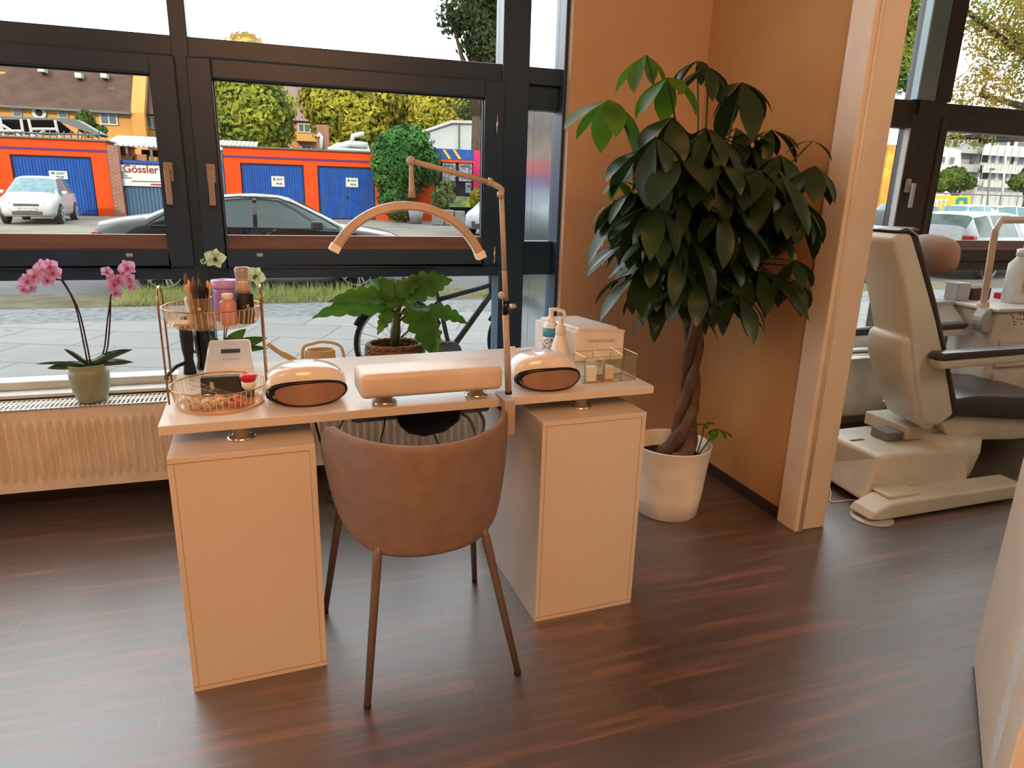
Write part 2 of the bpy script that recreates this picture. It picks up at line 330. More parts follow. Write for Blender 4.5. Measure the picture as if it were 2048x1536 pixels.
def text(s_, size, loc, parent, mat, rot=(PI / 2, 0, 0), name='lettering', align='CENTER', extrude=0.0, sx=1, bold=0.0):
    cu = bpy.data.curves.new(name, 'FONT'); cu.body = s_; cu.size = size; cu.align_x = align; cu.align_y = 'CENTER'; cu.extrude = extrude; cu.offset = bold
    t = bpy.data.objects.new(name + '_tmp', cu); C.objects.link(t); bpy.context.view_layer.update()
    me = bpy.data.meshes.new_from_object(t.evaluated_get(bpy.context.evaluated_depsgraph_get())); bpy.data.objects.remove(t)
    Mx = Matrix.Translation(Vector(loc)) @ Matrix.LocRotScale(None, __import__('mathutils').Euler(rot), Vector((sx, 1, 1)))
    inv = MW[parent.name].inverted() if parent.name in MW else Matrix.Identity(4)
    me.transform(inv @ Mx); me.materials.clear(); me.materials.append(mat)
    o = bpy.data.objects.new(name, me); C.objects.link(o); o.parent = parent; MW[o.name] = MW[parent.name]; return o
def box(name, mat, parent, x0, x1, y0, y1, z0, z1, bevel=0, **k): return MB().box(x0, x1, y0, y1, z0, z1).build(name, mat, parent, bevel=bevel, **k)
def arc(c, r, a0, a1, n, ax=(1, 0, 0), ay=(0, 0, 1)):
    c = Vector(c); ax = Vector(ax); ay = Vector(ay)
    return [c + ax * r * math.cos(a0 + (a1 - a0) * i / n) + ay * r * math.sin(a0 + (a1 - a0) * i / n) for i in range(n + 1)]

# ------------------------------------------------------------ room shell
WY = 3.20      # inner face of the window frames
BY = 3.13      # wall beside the window
o = MB().box(-7.0, 5.6, -3.2, 3.30, -0.12, 0.0).build('floor', floor_mat()); o['kind'] = 'structure'
CZ = 2.95
o = MB().box(-7.0, 5.6, -3.2, 3.42, CZ, CZ + 0.3).build('ceiling', m_ceil); o['kind'] = 'structure'
XW = 1.275     # edge window / wall
o = MB().box(XW, 1.985, BY, 3.30, 0, CZ).build('wall_front', m_wall); o['kind'] = 'structure'
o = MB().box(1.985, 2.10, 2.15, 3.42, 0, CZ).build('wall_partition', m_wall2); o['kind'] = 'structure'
o = MB().box(1.985, 2.10, 1.25, 2.15, 2.5, CZ).box(1.985, 2.10, -3.2, 1.18, 0, CZ).build('wall_right', m_wall); o['kind'] = 'structure'
o = MB().box(-7.1, -7.0, -3.2, 1.0, 0, CZ).box(-7.1, -7.0, 1.0, 3.42, 0, 0.35).box(-7.1, -7.0, 1.0, 3.42, 2.7, CZ).box(-7.1, -7.0, 3.2, 3.42, 0.35, 2.7).build('wall_left', m_wallw); o['kind'] = 'structure'
o = MB().box(-7.1, 5.7, -3.3, -3.2, 0, CZ).build('wall_back', m_wallw); o['kind'] = 'structure'
o = MB().box(5.6, 5.7, -3.2, 3.42, 0, CZ).build('wall_far_right', m_wallw); o['kind'] = 'structure'
o = MB().box(-7.0, XW, 3.22, 3.42, 0, 0.50).box(2.10, 5.6, 3.22, 3.42, 0, 0.50).build('wall_below_window', m_wallw); o['kind'] = 'structure'
o = MB().box(-8, 12, -6, 3.42, CZ + 0.3, 16).build('wall_upper_facade', m_facup); o['kind'] = 'structure'
o = MB().box(5.7, 12, -6, 3.42, -0.25, CZ + 0.3).build('wall_neighbour_facade', m_facup); o['kind'] = 'structure'
o = MB().box(XW, 1.975, BY - 0.012, BY, 0, 0.10).build('baseboard_front', m_skl, bevel=0.003); o['kind'] = 'structure'
o = MB().box(1.973, 1.985, 2.16, BY - 0.012, 0, 0.05).build('baseboard_right', m_skd, bevel=0.003); o['kind'] = 'structure'
o = MB().box(-7.0, XW, 3.205, 3.22, 0, 0.06).build('baseboard_window', m_skd); o['kind'] = 'structure'
# door lining around the wall end
t = MB()
t.box(1.968, 2.125, 2.085, 2.152, 0, 2.62)
t.build('door_lining_tmp', m_trim); bpy.data.objects.remove(bpy.data.objects['door_lining_tmp'])
dr = struct('door_1', (2.04, 2.12, 0))
box('lining', m_trim, dr, 1.985, 2.125, 2.095, 2.150, 0, 2.6, 0.006)
box('casing', m_trim, dr, 1.962, 1.985, 2.085, 2.20, 0, 2.6, 0.006)
MB().tube([(1.995, 2.092, 0), (1.995, 2.092, 2.6)], 0.010, 8).build('bead', m_trim, dr, smooth=True)
box('far_lining', m_trim, dr, 1.962, 2.125, 1.180, 1.200, 0, 2.6, 0.004)
box('head_lining', m_trim, dr, 1.962, 2.125, 1.20, 2.09, 2.5, 2.55, 0.004)

# ------------------------------------------------------------ main window
def X(u, v): return at_y(u, v, WY).x
def Z(u, v): return at_y(u, v, WY).z
ztr1 = 1.907; zs1 = 1.757; zs0 = 1.140; zbead0 = 1.085; zl1 = 0.955; zsill = 0.515
xg0 = X(321, 320); xg1 = X(439, 320); xg2 = X(966, 320)        # sash glass edges
xp0 = X(1000, 300); xp1 = X(1052, 300); xf1 = X(1117, 300)
xL = -7.0; YB = 3.30  # unseen bays left of the sashes, added to let in more daylight
w1 = struct('window_1', (0, 3.25, 0.5))
f = MB()
f.box(xL, XW, WY, YB, ztr1 - 0.075, ztr1)                      # transom
f.box(xL, xp1, WY, YB, zl1, zl1 + 0.055)                       # bar under the sashes
f.box(xp1, xf1, WY + 0.03, YB, zl1, 1.12)
f.box(xp1, xf1, WY + 0.03, YB, zs1 - 0.03, ztr1)
f.box(xp0, xp1, WY - 0.02, YB, 0.50, CZ)                       # post
f.box(xf1, XW, WY - 0.03, YB, 0.50, CZ)                        # edge frame by the wall
xm = (xg0 + xg1) / 2
f.box(xm - 0.032, xm + 0.032, WY - 0.004, YB, 0.50, CZ)                # centre mullion
f.box(-1.65, -1.56, WY, YB, 0.50, CZ); f.box(-7.0, -6.95, WY, YB, 0.5, CZ); f.box(-4.4, -4.32, WY, YB, 0.5, CZ)
f.box(xL, XW, WY, YB, CZ - 0.06, CZ)
f.build('window_frame', m_frame, w1, bevel=0.004)
box('bottom_rail', m_sill, w1, xL, XW, WY + 0.01, YB, 0.50, zsill + 0.02, 0.003)
def sash(x0, x1, gx0, gx1, hinge_side, hx):
    s_ = MB(); z0 = zl1 + 0.055; z1 = ztr1 - 0.075; y0 = WY - 0.028; y1 = WY + 0.05
    s_.box(x0, gx0, y0, y1, z0, z1); s_.box(gx1, x1, y0, y1, z0, z1); s_.box(gx0, gx1, y0, y1, zs1, z1); s_.box(gx0, gx1, y0, y1, z0, zbead0)
    so_ = s_.build('sash', m_frame, w1, bevel=0.006)
    MB().prism([(gx0, y0 + 0.002, zbead0), (gx0, y0 + 0.04, zs0), (gx0, y1 - 0.01, zs0), (gx0, y1 - 0.01, zbead0)], (gx1 - gx0, 0, 0)).build('glazing_bead', m_brown, so_)
    gk = MB(); e = 0.006
    gk.box(gx0, gx0 + e, y0 + 0.02, y0 + 0.034, zs0, zs1).box(gx1 - e, gx1, y0 + 0.02, y0 + 0.034, zs0, zs1).box(gx0, gx1, y0 + 0.02, y0 + 0.034, zs1 - e, zs1)
    gk.build('gasket', m_blackm, so_)
    box('glass_pane', m_glass, so_, gx0, gx1, y0 + 0.04, y0 + 0.046, zs0, zs1)
    hz = at_y(330, 345, WY - 0.03).z
    h = MB().box(hx - 0.017, hx + 0.017, y0 - 0.012, y0, hz - 0.035, hz + 0.04)
    h.tube([(hx, y0 - 0.01, hz + 0.005), (hx, y0 - 0.042, hz + 0.005)], 0.011, 10)
    h.box(hx - 0.011, hx + 0.011, y0 - 0.055, y0 - 0.04, hz - 0.125, hz + 0.015)
    tag(h.build('handle', M('bronze_handle' + str(round(hx, 2)), (170, 150, 138), 0.4, 0.1), so_, bevel=0.004), 'bronze coloured window handle')
    for hh in hinge_side:
        MB().tube([(hh, y0 - 0.008, 1.69), (hh, y0 - 0.008, 1.60)], 0.005, 8).tube([(hh, y0 - 0.008, 1.10), (hh, y0 - 0.008, 1.02)], 0.005, 8).build('hinge', m_chrome, so_, smooth=True)
    return so_
sash(-1.56, xm - 0.02, -1.49, xg0, [], at_y(336, 330, WY - 0.03).x)
sash(xm + 0.02, xp0 + 0.012, xg1, xg2, [X(991, 200)], at_y(421, 330, WY - 0.03).x)
for gx in (X(262, 510), X(520, 508)):
    hz = at_y(262, 510, WY - 0.03).z
    MB().box(gx - 0.012, gx + 0.012, WY - 0.031, WY - 0.028, hz - 0.007, hz + 0.007).box(gx - 0.003, gx + 0.003, WY - 0.033, WY - 0.03, hz - 0.005, hz + 0.005).build('drain_cap', m_lgrey, w1)
gp = MB()
for a, b in ((-6.95, -4.4), (-4.32, -1.65), (-1.56, xm - 0.032), (xm + 0.032, xp0)):
    for z0, z1 in ((zsill + 0.02, zl1), (ztr1, CZ - 0.06)):
        MB().box(a, b, WY + 0.045, WY + 0.051, z0, z1).build('glass_pane', m_glass, w1)
MB().box(-6.95, -1.65, WY + 0.045, WY + 0.051, zl1 + 0.055, ztr1 - 0.075).build('glass_pane', m_glass, w1)
for z0, z1 in ((zsill + 0.02, zl1), (1.12, zs1 - 0.03), (ztr1, CZ - 0.06)):
    MB().box(xp1, xf1, WY + 0.05, WY + 0.056, z0, z1).build('glass_pane', m_glass, w1)
o = MB().box(1.297, 1.985, 3.302, 3.95, -0.2, CZ).build('wall_pilaster', m_facup); o['kind'] = 'structure'
o = MB().box(1.287, 1.297, 3.302, 3.64, -0.2, CZ).box(1.287, 1.297, 3.644, 3.95, -0.2, CZ).build('trim_reveal', m_reveal); o['kind'] = 'structure'
o = MB().box(xL, XW, 3.13, 3.22, 0.485, 0.50).build('trim_sill', m_sill, bevel=0.004); o['kind'] = 'structure'
w3 = struct('window_added_left', (-7.05, 2.1, 0.35))  # added opening in the unseen left wall, lets cool daylight in
MB().box(-7.08, -7.02, 3.12, 3.2, 0.35, 2.7).box(-7.08, -7.02, 0.96, 1.04, 0.35, 2.7).box(-7.08, -7.02, 1.0, 3.2, 2.62, 2.7).box(-7.08, -7.02, 1.0, 3.2, 0.35, 0.43).build('window_frame', m_frame, w3)
box('glass_pane', m_glass, w3, -7.055, -7.049, 1.04, 3.12, 0.43, 2.62)
# ------------------------------------------------------------ treatment room window
w2 = struct('window_2', (3.6, 3.25, 0.5))
q0 = X(1843, 100); q1 = X(1880, 100); q2 = X(1912, 100); l0 = X(1800, 330); l1 = X(1874, 330)
f = MB()
f.box(2.10, 5.6, WY, YB, ztr1 - 0.075, ztr1); f.box(2.10, 5.6, WY, YB, zl1, zl1 + 0.055)
f.box(l0 + 0.05, l1 - 0.03, WY - 0.02, YB, 0.5, CZ); f.box(2.10, 2.18, WY, YB, 0.5, CZ); f.box(4.9, 4.98, WY, YB, 0.5, CZ)
f.box(2.10, 5.6, WY, YB, CZ - 0.06, CZ)
f.build('window_frame', m_frame2, w2, bevel=0.004)
box('post_cover', m_greyalu, w2, q0, q1, WY - 0.03, WY + 0.02, ztr1, CZ - 0.06, 0.004)
box('bottom_rail', m_sill, w2, 2.10, 5.6, WY + 0.01, YB, 0.50, zsill + 0.02, 0.003)
def sash2(x0, x1, gx0, gx1, handle=None):
    z0 = zl1 + 0.055; z1 = ztr1 - 0.075; y0 = WY - 0.028; y1 = WY + 0.05; s_ = MB()
    s_.box(x0, gx0, y0, y1, z0, z1); s_.box(gx1, x1, y0, y1, z0, z1); s_.box(gx0, gx1, y0, y1, zs1, z1); s_.box(gx0, gx1, y0, y1, z0, zbead0)
    so_ = s_.build('sash', m_frame2, w2, bevel=0.006)
    MB().prism([(gx0, y0 + 0.002, zbead0), (gx0, y0 + 0.04, zs0), (gx0, y1 - 0.01, zs0), (gx0, y1 - 0.01, zbead0)], (gx1 - gx0, 0, 0)).build('glazing_bead', m_brown, so_)
    box('glass_pane', m_glass, so_, gx0, gx1, y0 + 0.04, y0 + 0.046, zs0, zs1)
    MB().box(gx1 - 0.008, gx1, y0 - 0.004, y0 + 0.03, zs0, zs1).build('gasket', m_lgrey, so_)
    if handle:
        hx, hz = handle; h = MB().box(hx - 0.017, hx + 0.017, y0 - 0.012, y0, hz - 0.035, hz + 0.04).tube([(hx, y0 - 0.01, hz + 0.005), (hx, y0 - 0.042, hz + 0.005)], 0.011, 10).box(hx - 0.011, hx + 0.011, y0 - 0.055, y0 - 0.04, hz - 0.12, hz + 0.015)
        h.build('handle', m_lgrey, so_, bevel=0.004)
hp = at_y(1814, 372, WY - 0.03)
sash2(2.18, l0 + 0.06, 2.26, l0, (hp.x, hp.z))
sash2(l1 - 0.05, 4.9, l1, 4.84)
for a, b in ((2.18, q0), (q2, 4.9), (4.98, 5.6)):
    for z0, z1 in ((zsill + 0.02, zl1), (ztr1, CZ - 0.06)): MB().box(a, b, WY + 0.045, WY + 0.051, z0, z1).build('glass_pane', m_glass, w2)
box('post_jamb', m_frame2, w2, q1, q2, WY - 0.03, WY + 0.03, ztr1, CZ - 0.06)
o = MB().box(2.10, 5.6, 3.13, 3.22, 0.485, 0.50).build('trim_treatment_sill', m_sill, bevel=0.004); o['kind'] = 'structure'

# ------------------------------------------------------------ radiators
def radiator(x0, x1, label, flat=False, y0=2.98):
    r = thing('radiator', label, 'radiator', ((x0 + x1) / 2, y0 + 0.08, 0.0)); z0 = 0.13; z1 = 0.48
    if flat:
        box('panel', m_rad, r, x0, x1, y0, y0 + 0.11, z0, z1, 0.012)
    else:
        n = int((x1 - x0) / 0.0335); vs = []
        prof = []
        for i in range(n * 6 + 1):
            x = x0 + (x1 - x0) * i / (n * 6); k = (i % 6) / 6; d = 0.013 * math.cos(2 * PI * k)
            prof.append((x, d))
        def fn(u, v):
            i = min(int(round(u * (len(prof) - 1))), len(prof) - 1); x, d = prof[i]
            z = z0 + (z1 - z0) * v; e = min(1, max(0, (v - 0.11) / 0.06)) * min(1, max(0, (0.84 - v) / 0.06)); return Vector((x, y0 + 0.014 + d * e, z))
        mb = MB(); mb.grid(fn, len(prof) - 1, 30)
        mb.build('ribbed_panel', m_rad, r, smooth=True)
        box('rear_panel', m_rad, r, x0, x1, y0 + 0.10, y0 + 0.112, z0, z1, 0.003)
        box('side_cover', m_rad, r, x0 - 0.004, x0, y0, y0 + 0.15, z0 + 0.01, z1); box('side_cover', m_rad, r, x1, x1 + 0.004, y0, y0 + 0.15, z0 + 0.01, z1)
    g = MB()
    yy0, yy1 = y0 + 0.004, y0 + 0.15
    for a, b in ((yy0, yy0 + 0.014), ((yy0 + yy1) / 2 - 0.006, (yy0 + yy1) / 2 + 0.006), (yy1 - 0.014, yy1)): g.box(x0, x1, a, b, z1 - 0.004, z1)
    n = int((x1 - x0) / 0.017)
    for i in range(n + 1):
        x = x0 + (x1 - x0) * i / n; g.box(x - 0.0045, x + 0.0045, yy0, yy1, z1 - 0.006, z1 - 0.0005)
    g.build('grille', m_sill, r)
    box('convector', m_radslot, r, x0 + 0.01, x1 - 0.01, y0 + 0.03, y0 + 0.095, z0 + 0.03, z1 - 0.03)
    box('bracket', m_rad, r, x0 + 0.13, x0 + 0.17, y0 + 0.05, 3.219, z0 + 0.05, z1 - 0.08); box('bracket', m_rad, r, x1 - 0.17, x1 - 0.13, y0 + 0.05, 3.219, z0 + 0.05, z1 - 0.08)
    return r
radiator(-2.6, 0.98, 'long white ribbed radiator with slotted top under the left window')
rr = radiator(2.35, 4.6, 'flat fronted cream radiator behind the treatment chair', True, 3.0)
a = at_y(1770, 835, 3.05)
MB().tube([(a.x, 3.03, 0.14), (a.x, 3.03, 0.0)], 0.014, 10).tube([(a.x, 3.03, 0.11), (a.x, 3.03, 0.075)], 0.022, 10).build('supply_pipe', m_plasticm, rr, smooth=True)
MB().tube([(a.x + 0.16, 3.08, 0.14), (a.x + 0.16, 3.08, 0.0)], 0.009, 8).build('supply_pipe', m_plasticm, rr, smooth=True)

# ------------------------------------------------------------ manicure table
TA = math.atan2(0.064, 1.44); TO = Vector((-0.339, 1.800, 0)); TX = Vector((math.cos(TA), math.sin(TA), 0)); TY = Vector((-math.sin(TA), math.cos(TA), 0))
tb = thing('manicure_table', 'long white manicure table with two box pedestals behind the brown chair', 'table', TO, TA)
class TMB(MB):   # table coordinates
    pass
def TB(name, mat, p, x0, x1, y0, y1, z0, z1, bevel=0.002):
    m = MB().box(x0, x1, y0, y1, z0, z1); m.v = [TO + TX * v.x + TY * v.y + Vector((0, 0, v.z)) for v in m.v]; return m.build(name, mat, p, bevel=bevel)
TB('tabletop', m_white, tb, 0, 1.441, 0, 0.63, 0.735, 0.76, 0.0015)
def pedestal(x0, x1):
    y0 = -0.05; y1 = 0.54
    p = TB('pedestal', m_white, tb, x0, x1, y0, y1, 0.0, 0.691, 0.0015)
    e = 0.0012
    m = MB(); m.box(x0 + 0.001, x1 - 0.016, y0 - e, y0, 0.675, 0.6762).box(x1 - 0.0168, x1 - 0.016, y0 - e, y0, 0.016, 0.675).box(x0 + 0.014, x0 + 0.0148, y0 - e, y0, 0.016, 0.675).box(x0 + 0.001, x1 - 0.001, y0 - e, y0, 0.015, 0.0162)
    m.v = [TO + TX * v.x + TY * v.y + Vector((0, 0, v.z)) for v in m.v]; m.build('panel_seam', m_seam, p)
    for yy in (0.055, 0.45):
        c = TO + TX * ((x0 + x1) / 2 - 0.005) + TY * yy
        MB().lathe([(0.036, 0.691), (0.037, 0.697), (0.03, 0.702), (0.022, 0.704), (0.022, 0.735)], c, 28).build('chrome_spacer', m_chrome, p, smooth=True)
pedestal(0.018, 0.375); pedestal(1.032, 1.390)
def TP(x, y, z=0.76): return TO + TX * x + TY * y + Vector((0, 0, z))
def onT(u, v, z=0.76): return at_z(u, v, z)

# ------------------------------------------------------------ nail lamps
def nail_lamp(label, loc, rz, g):
    r = thing('nail_lamp', label, 'nail lamp', (0, 0, 0), 0, g)
    W_ = 0.112
    def egg(a, sx, sz, zc=0.044):
        c, q = math.cos(a), math.sin(a); return sx * W_ * math.copysign(abs(c) ** 0.85, c), zc + sz * (0.064 if q > 0 else 0.040) * math.copysign(abs(q) ** 0.85, q)
    def P_(x, z, y): return Vector((x, y + (0.035 * (x / W_) ** 2 + z * 0.24) * max(0, min(1, (0.0 - y) / 0.08)), z))
    n = 40; m = MB(); rows = []
    for y, q in ((-0.098, 0.02), (-0.098, 0.6), (-0.097, 0.86), (-0.092, 0.95), (-0.075, 1.0), (-0.03, 1.02), (0.02, 0.99), (0.06, 0.88), (0.085, 0.7), (0.1, 0.4), (0.103, 0.02)):
        rows.append([P_(*egg(2 * PI * k / n, q, q), y) for k in range(n)])
    m.add([p for r_ in rows for p in r_], [(i * n + k, i * n + (k + 1) % n, (i + 1) * n + (k + 1) % n, (i + 1) * n + k) for i in range(len(rows) - 1) for k in range(n)])
    m.build('housing', m_plastic, r, smooth=True)
    MB().lathe([(0.085, 0.0), (0.09, 0.006)], (0, 0.0, 0), 32, 1, 0.8).build('base_plate', m_plasticm, r)
    def ring(x_, zt_, zb_, y, sh=0.0): return [P_(sh + x_ * W_ * math.copysign(abs(math.cos(a)) ** 0.8, math.cos(a)), 0.036 + (zt_ if math.sin(a) > 0 else zb_) * math.copysign(abs(math.sin(a)) ** 0.9, math.sin(a)), y) for a in [2 * PI * k / n for k in range(n)]]
    A = ring(0.99, 0.036, 0.031, -0.104); Bq = ring(0.87, 0.029, 0.030, -0.107, 0.008)
    MB().add(A + Bq, [(i, (i + 1) % n, (i + 1) % n + n, i + n) for i in range(n)]).build('black_rim', m_black, r, smooth=True, solid=0.003)
    fp_ = [p for q in (1.0, 0.8, 0.6, 0.4, 0.2, 0.02) for p in [P_(0.008 + 0.87 * q * W_ * math.copysign(abs(math.cos(a)) ** 0.8, math.cos(a)), 0.036 + q * (0.029 if math.sin(a) > 0 else 0.030) * math.copysign(abs(math.sin(a)) ** 0.9, math.sin(a)), -0.1055) for a in [2 * PI * k / n for k in range(n)]]]
    MB().add(fp_, [(i * n + k, i * n + (k + 1) % n, (i + 1) * n + (k + 1) % n, (i + 1) * n + k) for i in range(5) for k in range(n)] + [list(range(5 * n, 6 * n))]).build('front_panel', m_mirror, r, smooth=True)
    MB().box(-0.028, 0.028, -0.02, 0.01, 0.1065, 0.1095).build('display', m_lgrey, r, bevel=0.001)
    r.location = loc; r.rotation_euler = (0, 0, rz); return r
lampA = nail_lamp('domed white nail lamp with black rim beside the round tiered tray', TP(0.37, 0.165), TA + 0.02, 'domed nail lamps on the table')
pl = onT(1090, 785); 
dup(lampA, Vector((0.748, 1.975, 0.76)), TA - 0.03, 'domed white nail lamp with black rim between the pole and clear organizer')

# ------------------------------------------------------------ arm rest
ar = thing('hand_rest', 'long padded white hand rest on two chrome feet at table centre', 'hand rest', Vector((0.365, 1.875, 0.76)), TA)
P0 = Vector((0.365, 1.875, 0.76))
m = MB().box(-0.205, 0.205, -0.07, 0.065, 0.035, 0.105); m.v = [P0 + TX * v.x + TY * v.y + Vector((0, 0, v.z)) for v in m.v]
m.build('cushion', m_vinyl, ar, bevel=0.016, bseg=4, smooth=True)
for dx in (-0.13, 0.145):
    c = P0 + TX * dx + TY * 0.0
    MB().lathe([(0.034, 0.0), (0.036, 0.006), (0.033, 0.012), (0.024, 0.016), (0.022, 0.04)], c, 28).build('chrome_foot', m_chrome, ar, smooth=True)
sg = thing('instruction_plate', 'flat pale plate with printed marks lying behind the hand rest', 'plate', Vector((0.395, 2.20, 0.76)))
m = MB().box(-0.115, 0.115, -0.03, 0.03, 0.0, 0.006); P1 = Vector((0.395, 2.20, 0.76)); m.v = [P1 + TX * v.x + TY * v.y + Vector((0, 0, v.z)) for v in m.v]; m.build('plate', m_paper, sg, bevel=0.002)
for i in range(9):
    c = P1 + TX * (-0.06 + i * 0.014) + TY * (0.003 * (i % 2)); MB().lathe([(0.004, 0.006), (0.004, 0.0066)], c, 8).build('printed_mark', m_ink, sg)

# ------------------------------------------------------------ pole lamp
PY = 1.79
lp = thing('half_moon_lamp', 'rose beige half moon lamp arched over the table on a clamped pole', 'lamp', at_y(1015, 792, PY))
p0 = at_y(1017, 788, PY); p1 = at_y(1011, 622, PY); p2 = at_y(1009, 545, PY); p3 = at_y(1003, 392, PY); p4 = at_y(1004, 378, PY)
MB().tube([p0, p1], 0.0095, 12).build('lower_pole', m_rose, lp, smooth=True)
MB().tube([p1 + Vector((0, 0, -0.01)), p1 + Vector((0, 0, 0.03))], 0.0098, 12).build('black_collar', m_black, lp, smooth=True); MB().tube([p0 + Vector((0, 0, 0.0)), p0 + Vector((0, 0, 0.008))], 0.0105, 12).build('black_collar', m_black, lp, smooth=True)
MB().tube([p1 + Vector((0, 0, 0.03)), p2, p2 + (p3 - p2) * 0.02], 0.0078, 12).ball(p1 + Vector((-0.014, -0.008, 0.045)), 0.011).tube([p2, p3], 0.0072, 12).build('upper_pole', m_rose, lp, smooth=True)
MB().tube([p1 + Vector((0.005, 0, 0.01)), p1 + Vector((0.03, 0, 0.015))], 0.007, 8).build('knob', m_chrome, lp, smooth=True)
e1 = at_y(980, 365, PY); e2 = at_y(822, 322, PY); e3 = at_y(824, 395, PY)
MB().tube([p3, p3 + (p4 - p3) * 0.7 + Vector((0, 0, 0.004)), at_y(998, 374, PY), e1], 0.0078, 10).ball(p3 + Vector((-0.006, -0.009, 0.004)), 0.010).build('elbow', m_rose, lp, smooth=True)
MB().tube([e1, e2], 0.0072, 10).tube([e1 + Vector((0.004, 0, 0.0)), e1 + Vector((-0.006, 0, 0.003))], 0.0105, 10).ball(e2, 0.012).build('arm', m_rose, lp, smooth=True)
MB().tube([e2, e2 + (e3 - e2) * 0.35, e2 + (e3 - e2) * 0.75, e3], [0.0055, 0.006, 0.0075, 0.011], 10).build('hanger', m_rose, lp, smooth=True)
tp = at_y(822, 410, PY); lf = at_y(668, 498, PY); rt = at_y(962, 512, PY)
# circle through the three points in the lamp plane
def circ(a, b, c):
    ax, az, bx, bz, cx, cz = a.x, a.z, b.x, b.z, c.x, c.z
    d = 2 * (ax * (bz - cz) + bx * (cz - az) + cx * (az - bz))
    ux = ((ax * ax + az * az) * (bz - cz) + (bx * bx + bz * bz) * (cz - az) + (cx * cx + cz * cz) * (az - bz)) / d
    uz = ((ax * ax + az * az) * (cx - bx) + (bx * bx + bz * bz) * (ax - cx) + (cx * cx + cz * cz) * (bx - ax)) / d
    return Vector((ux, PY, uz)), math.hypot(ax - ux, az - uz)
cc, cr = circ(lf, tp, rt); a0 = math.atan2(rt.z - cc.z, rt.x - cc.x); a1 = math.atan2(lf.z - cc.z, lf.x - cc.x)
if a1 < a0: a1 += 2 * PI
def bar(aa, bb, r0, r1, y0, y1, n):
    m = MB(); vs = []
    for i in range(n + 1):
        a = aa + (bb - aa) * i / n
        for r_, y in ((r0, y0), (r1, y0 + 0.004), (r1, y1), (r0, y1)): vs.append(Vector((cc.x + r_ * math.cos(a), y, cc.z + r_ * math.sin(a))))
    fs = [(i * 4 + k, i * 4 + (k + 1) % 4, i * 4 + 4 + (k + 1) % 4, i * 4 + 4 + k) for i in range(n) for k in range(4)] + [(0, 1, 2, 3), (n * 4 + 3, n * 4 + 2, n * 4 + 1, n * 4)]
    return m.add(vs, fs)
bar(a0 + 0.05, a1 - 0.05, cr - 0.011, cr + 0.009, PY - 0.016, PY + 0.016, 48).build('light_bar', m_rose, lp, bevel=0.002)
bar(a0 + 0.06, a1 - 0.06, cr - 0.0135, cr - 0.010, PY - 0.012, PY + 0.012, 48).build('diffuser', m_paper, lp)
bar(a0 - 0.03, a0 + 0.06, cr - 0.014, cr + 0.012, PY - 0.018, PY + 0.018, 4).build('end_cap', m_paper, lp, bevel=0.002)
bar(a1 - 0.06, a1 + 0.03, cr - 0.014, cr + 0.012, PY - 0.018, PY + 0.018, 4).build('end_cap', m_paper, lp, bevel=0.002)
cl = at_y(1017, 800, PY)
MB().box(cl.x - 0.014, cl.x + 0.018, PY - 0.012, PY + 0.022, 0.665, 0.772).box(cl.x - 0.014, cl.x + 0.018, PY + 0.02, PY + 0.09, 0.760, 0.772).box(cl.x - 0.014, cl.x + 0.018, PY + 0.02, PY + 0.08, 0.668, 0.680).build('clamp', m_rose, lp, bevel=0.002)
MB().tube([(cl.x, PY + 0.06, 0.66), (cl.x, PY + 0.06, 0.728)], 0.006, 8).lathe([(0.016, 0.727), (0.016, 0.734)], (cl.x, PY + 0.06, 0), 12).build('clamp_screw', m_blackm, lp, smooth=True)

# ------------------------------------------------------------ brown chair
ch = thing('shell_chair', 'brown shell chair with four slim metal legs facing the table', 'chair', (0.32, 1.80, 0))
cx, cy = 0.312, 1.83
crot = 0.05
def CH(x, y, z): return Vector((cx + x * math.cos(crot) - y * math.sin(crot), cy + x * math.sin(crot) + y * math.cos(crot), z))
def shell(u, v):
    th = (u * 2 - 1); a = th * math.radians(82); e = abs(th)
    ztop = 0.742 + 0.022 * e ** 2 - 0.07 * max(0, (e - 0.82) / 0.18) ** 2.2
    zbot = 0.412 + 0.24 * e ** 4
    z = zbot + (ztop - zbot) * v
    bulge = 1 - 0.06 * (1 - v) ** 2.2 - 0.03 * v ** 3
    lean = -0.035 * v + 0.012
    return CH(0.262 * bulge * math.sin(a), -0.255 * bulge * math.cos(a) * 1.0 + lean * math.cos(a), z)
MB().grid(shell, 36, 14).build('backrest', m_leather, ch, smooth=True, solid=0.022, sub=1)
def seatf(u, v):
    a = 2 * PI * u; r_ = v; c_, s_ = math.cos(a), math.sin(a)
    x = 0.185 * r_ * math.copysign(abs(c_) ** 0.8, c_); y = 0.05 + 0.235 * r_ * math.copysign(abs(s_) ** 0.8, s_)
    return CH(x, y, 0.455 - 0.03 * (1 - r_ ** 2) + (0.0 if r_ < 0.95 else -0.03))
MB().grid(seatf, 40, 8, closeu=True).build('seat', m_leather, ch, smooth=True, solid=0.04)
def legf(top, foot, name='leg'):
    foot = Vector((foot[0], foot[1], 0.0)); top = Vector(top)
    d = (foot - top).normalized()
    MB().tube([CH(0, 0, 0.415) * 0.35 + top * 0.65 + Vector((0, 0, 0.0)), top, top + d * 0.04, foot + Vector((0, 0, 0.008))], [0.0105, 0.0115, 0.0125, 0.0095], 12).build('leg', m_chleg, ch, smooth=True)
    MB().lathe([(0.0102, 0.0), (0.0102, 0.009)], foot, 12).build('foot_cap', m_blackm, ch)
legf(at_y(757, 1085, 1.63) + Vector((0, 0, 0.0)), at_z(735, 1415)[:2]); legf(at_y(966, 1050, 1.65), at_z(1035, 1347)[:2])
legf((0.105, 1.97, 0.40), at_z(651, 1225)[:2]); legf((0.53, 2.0, 0.40), at_z(949, 1163)[:2])

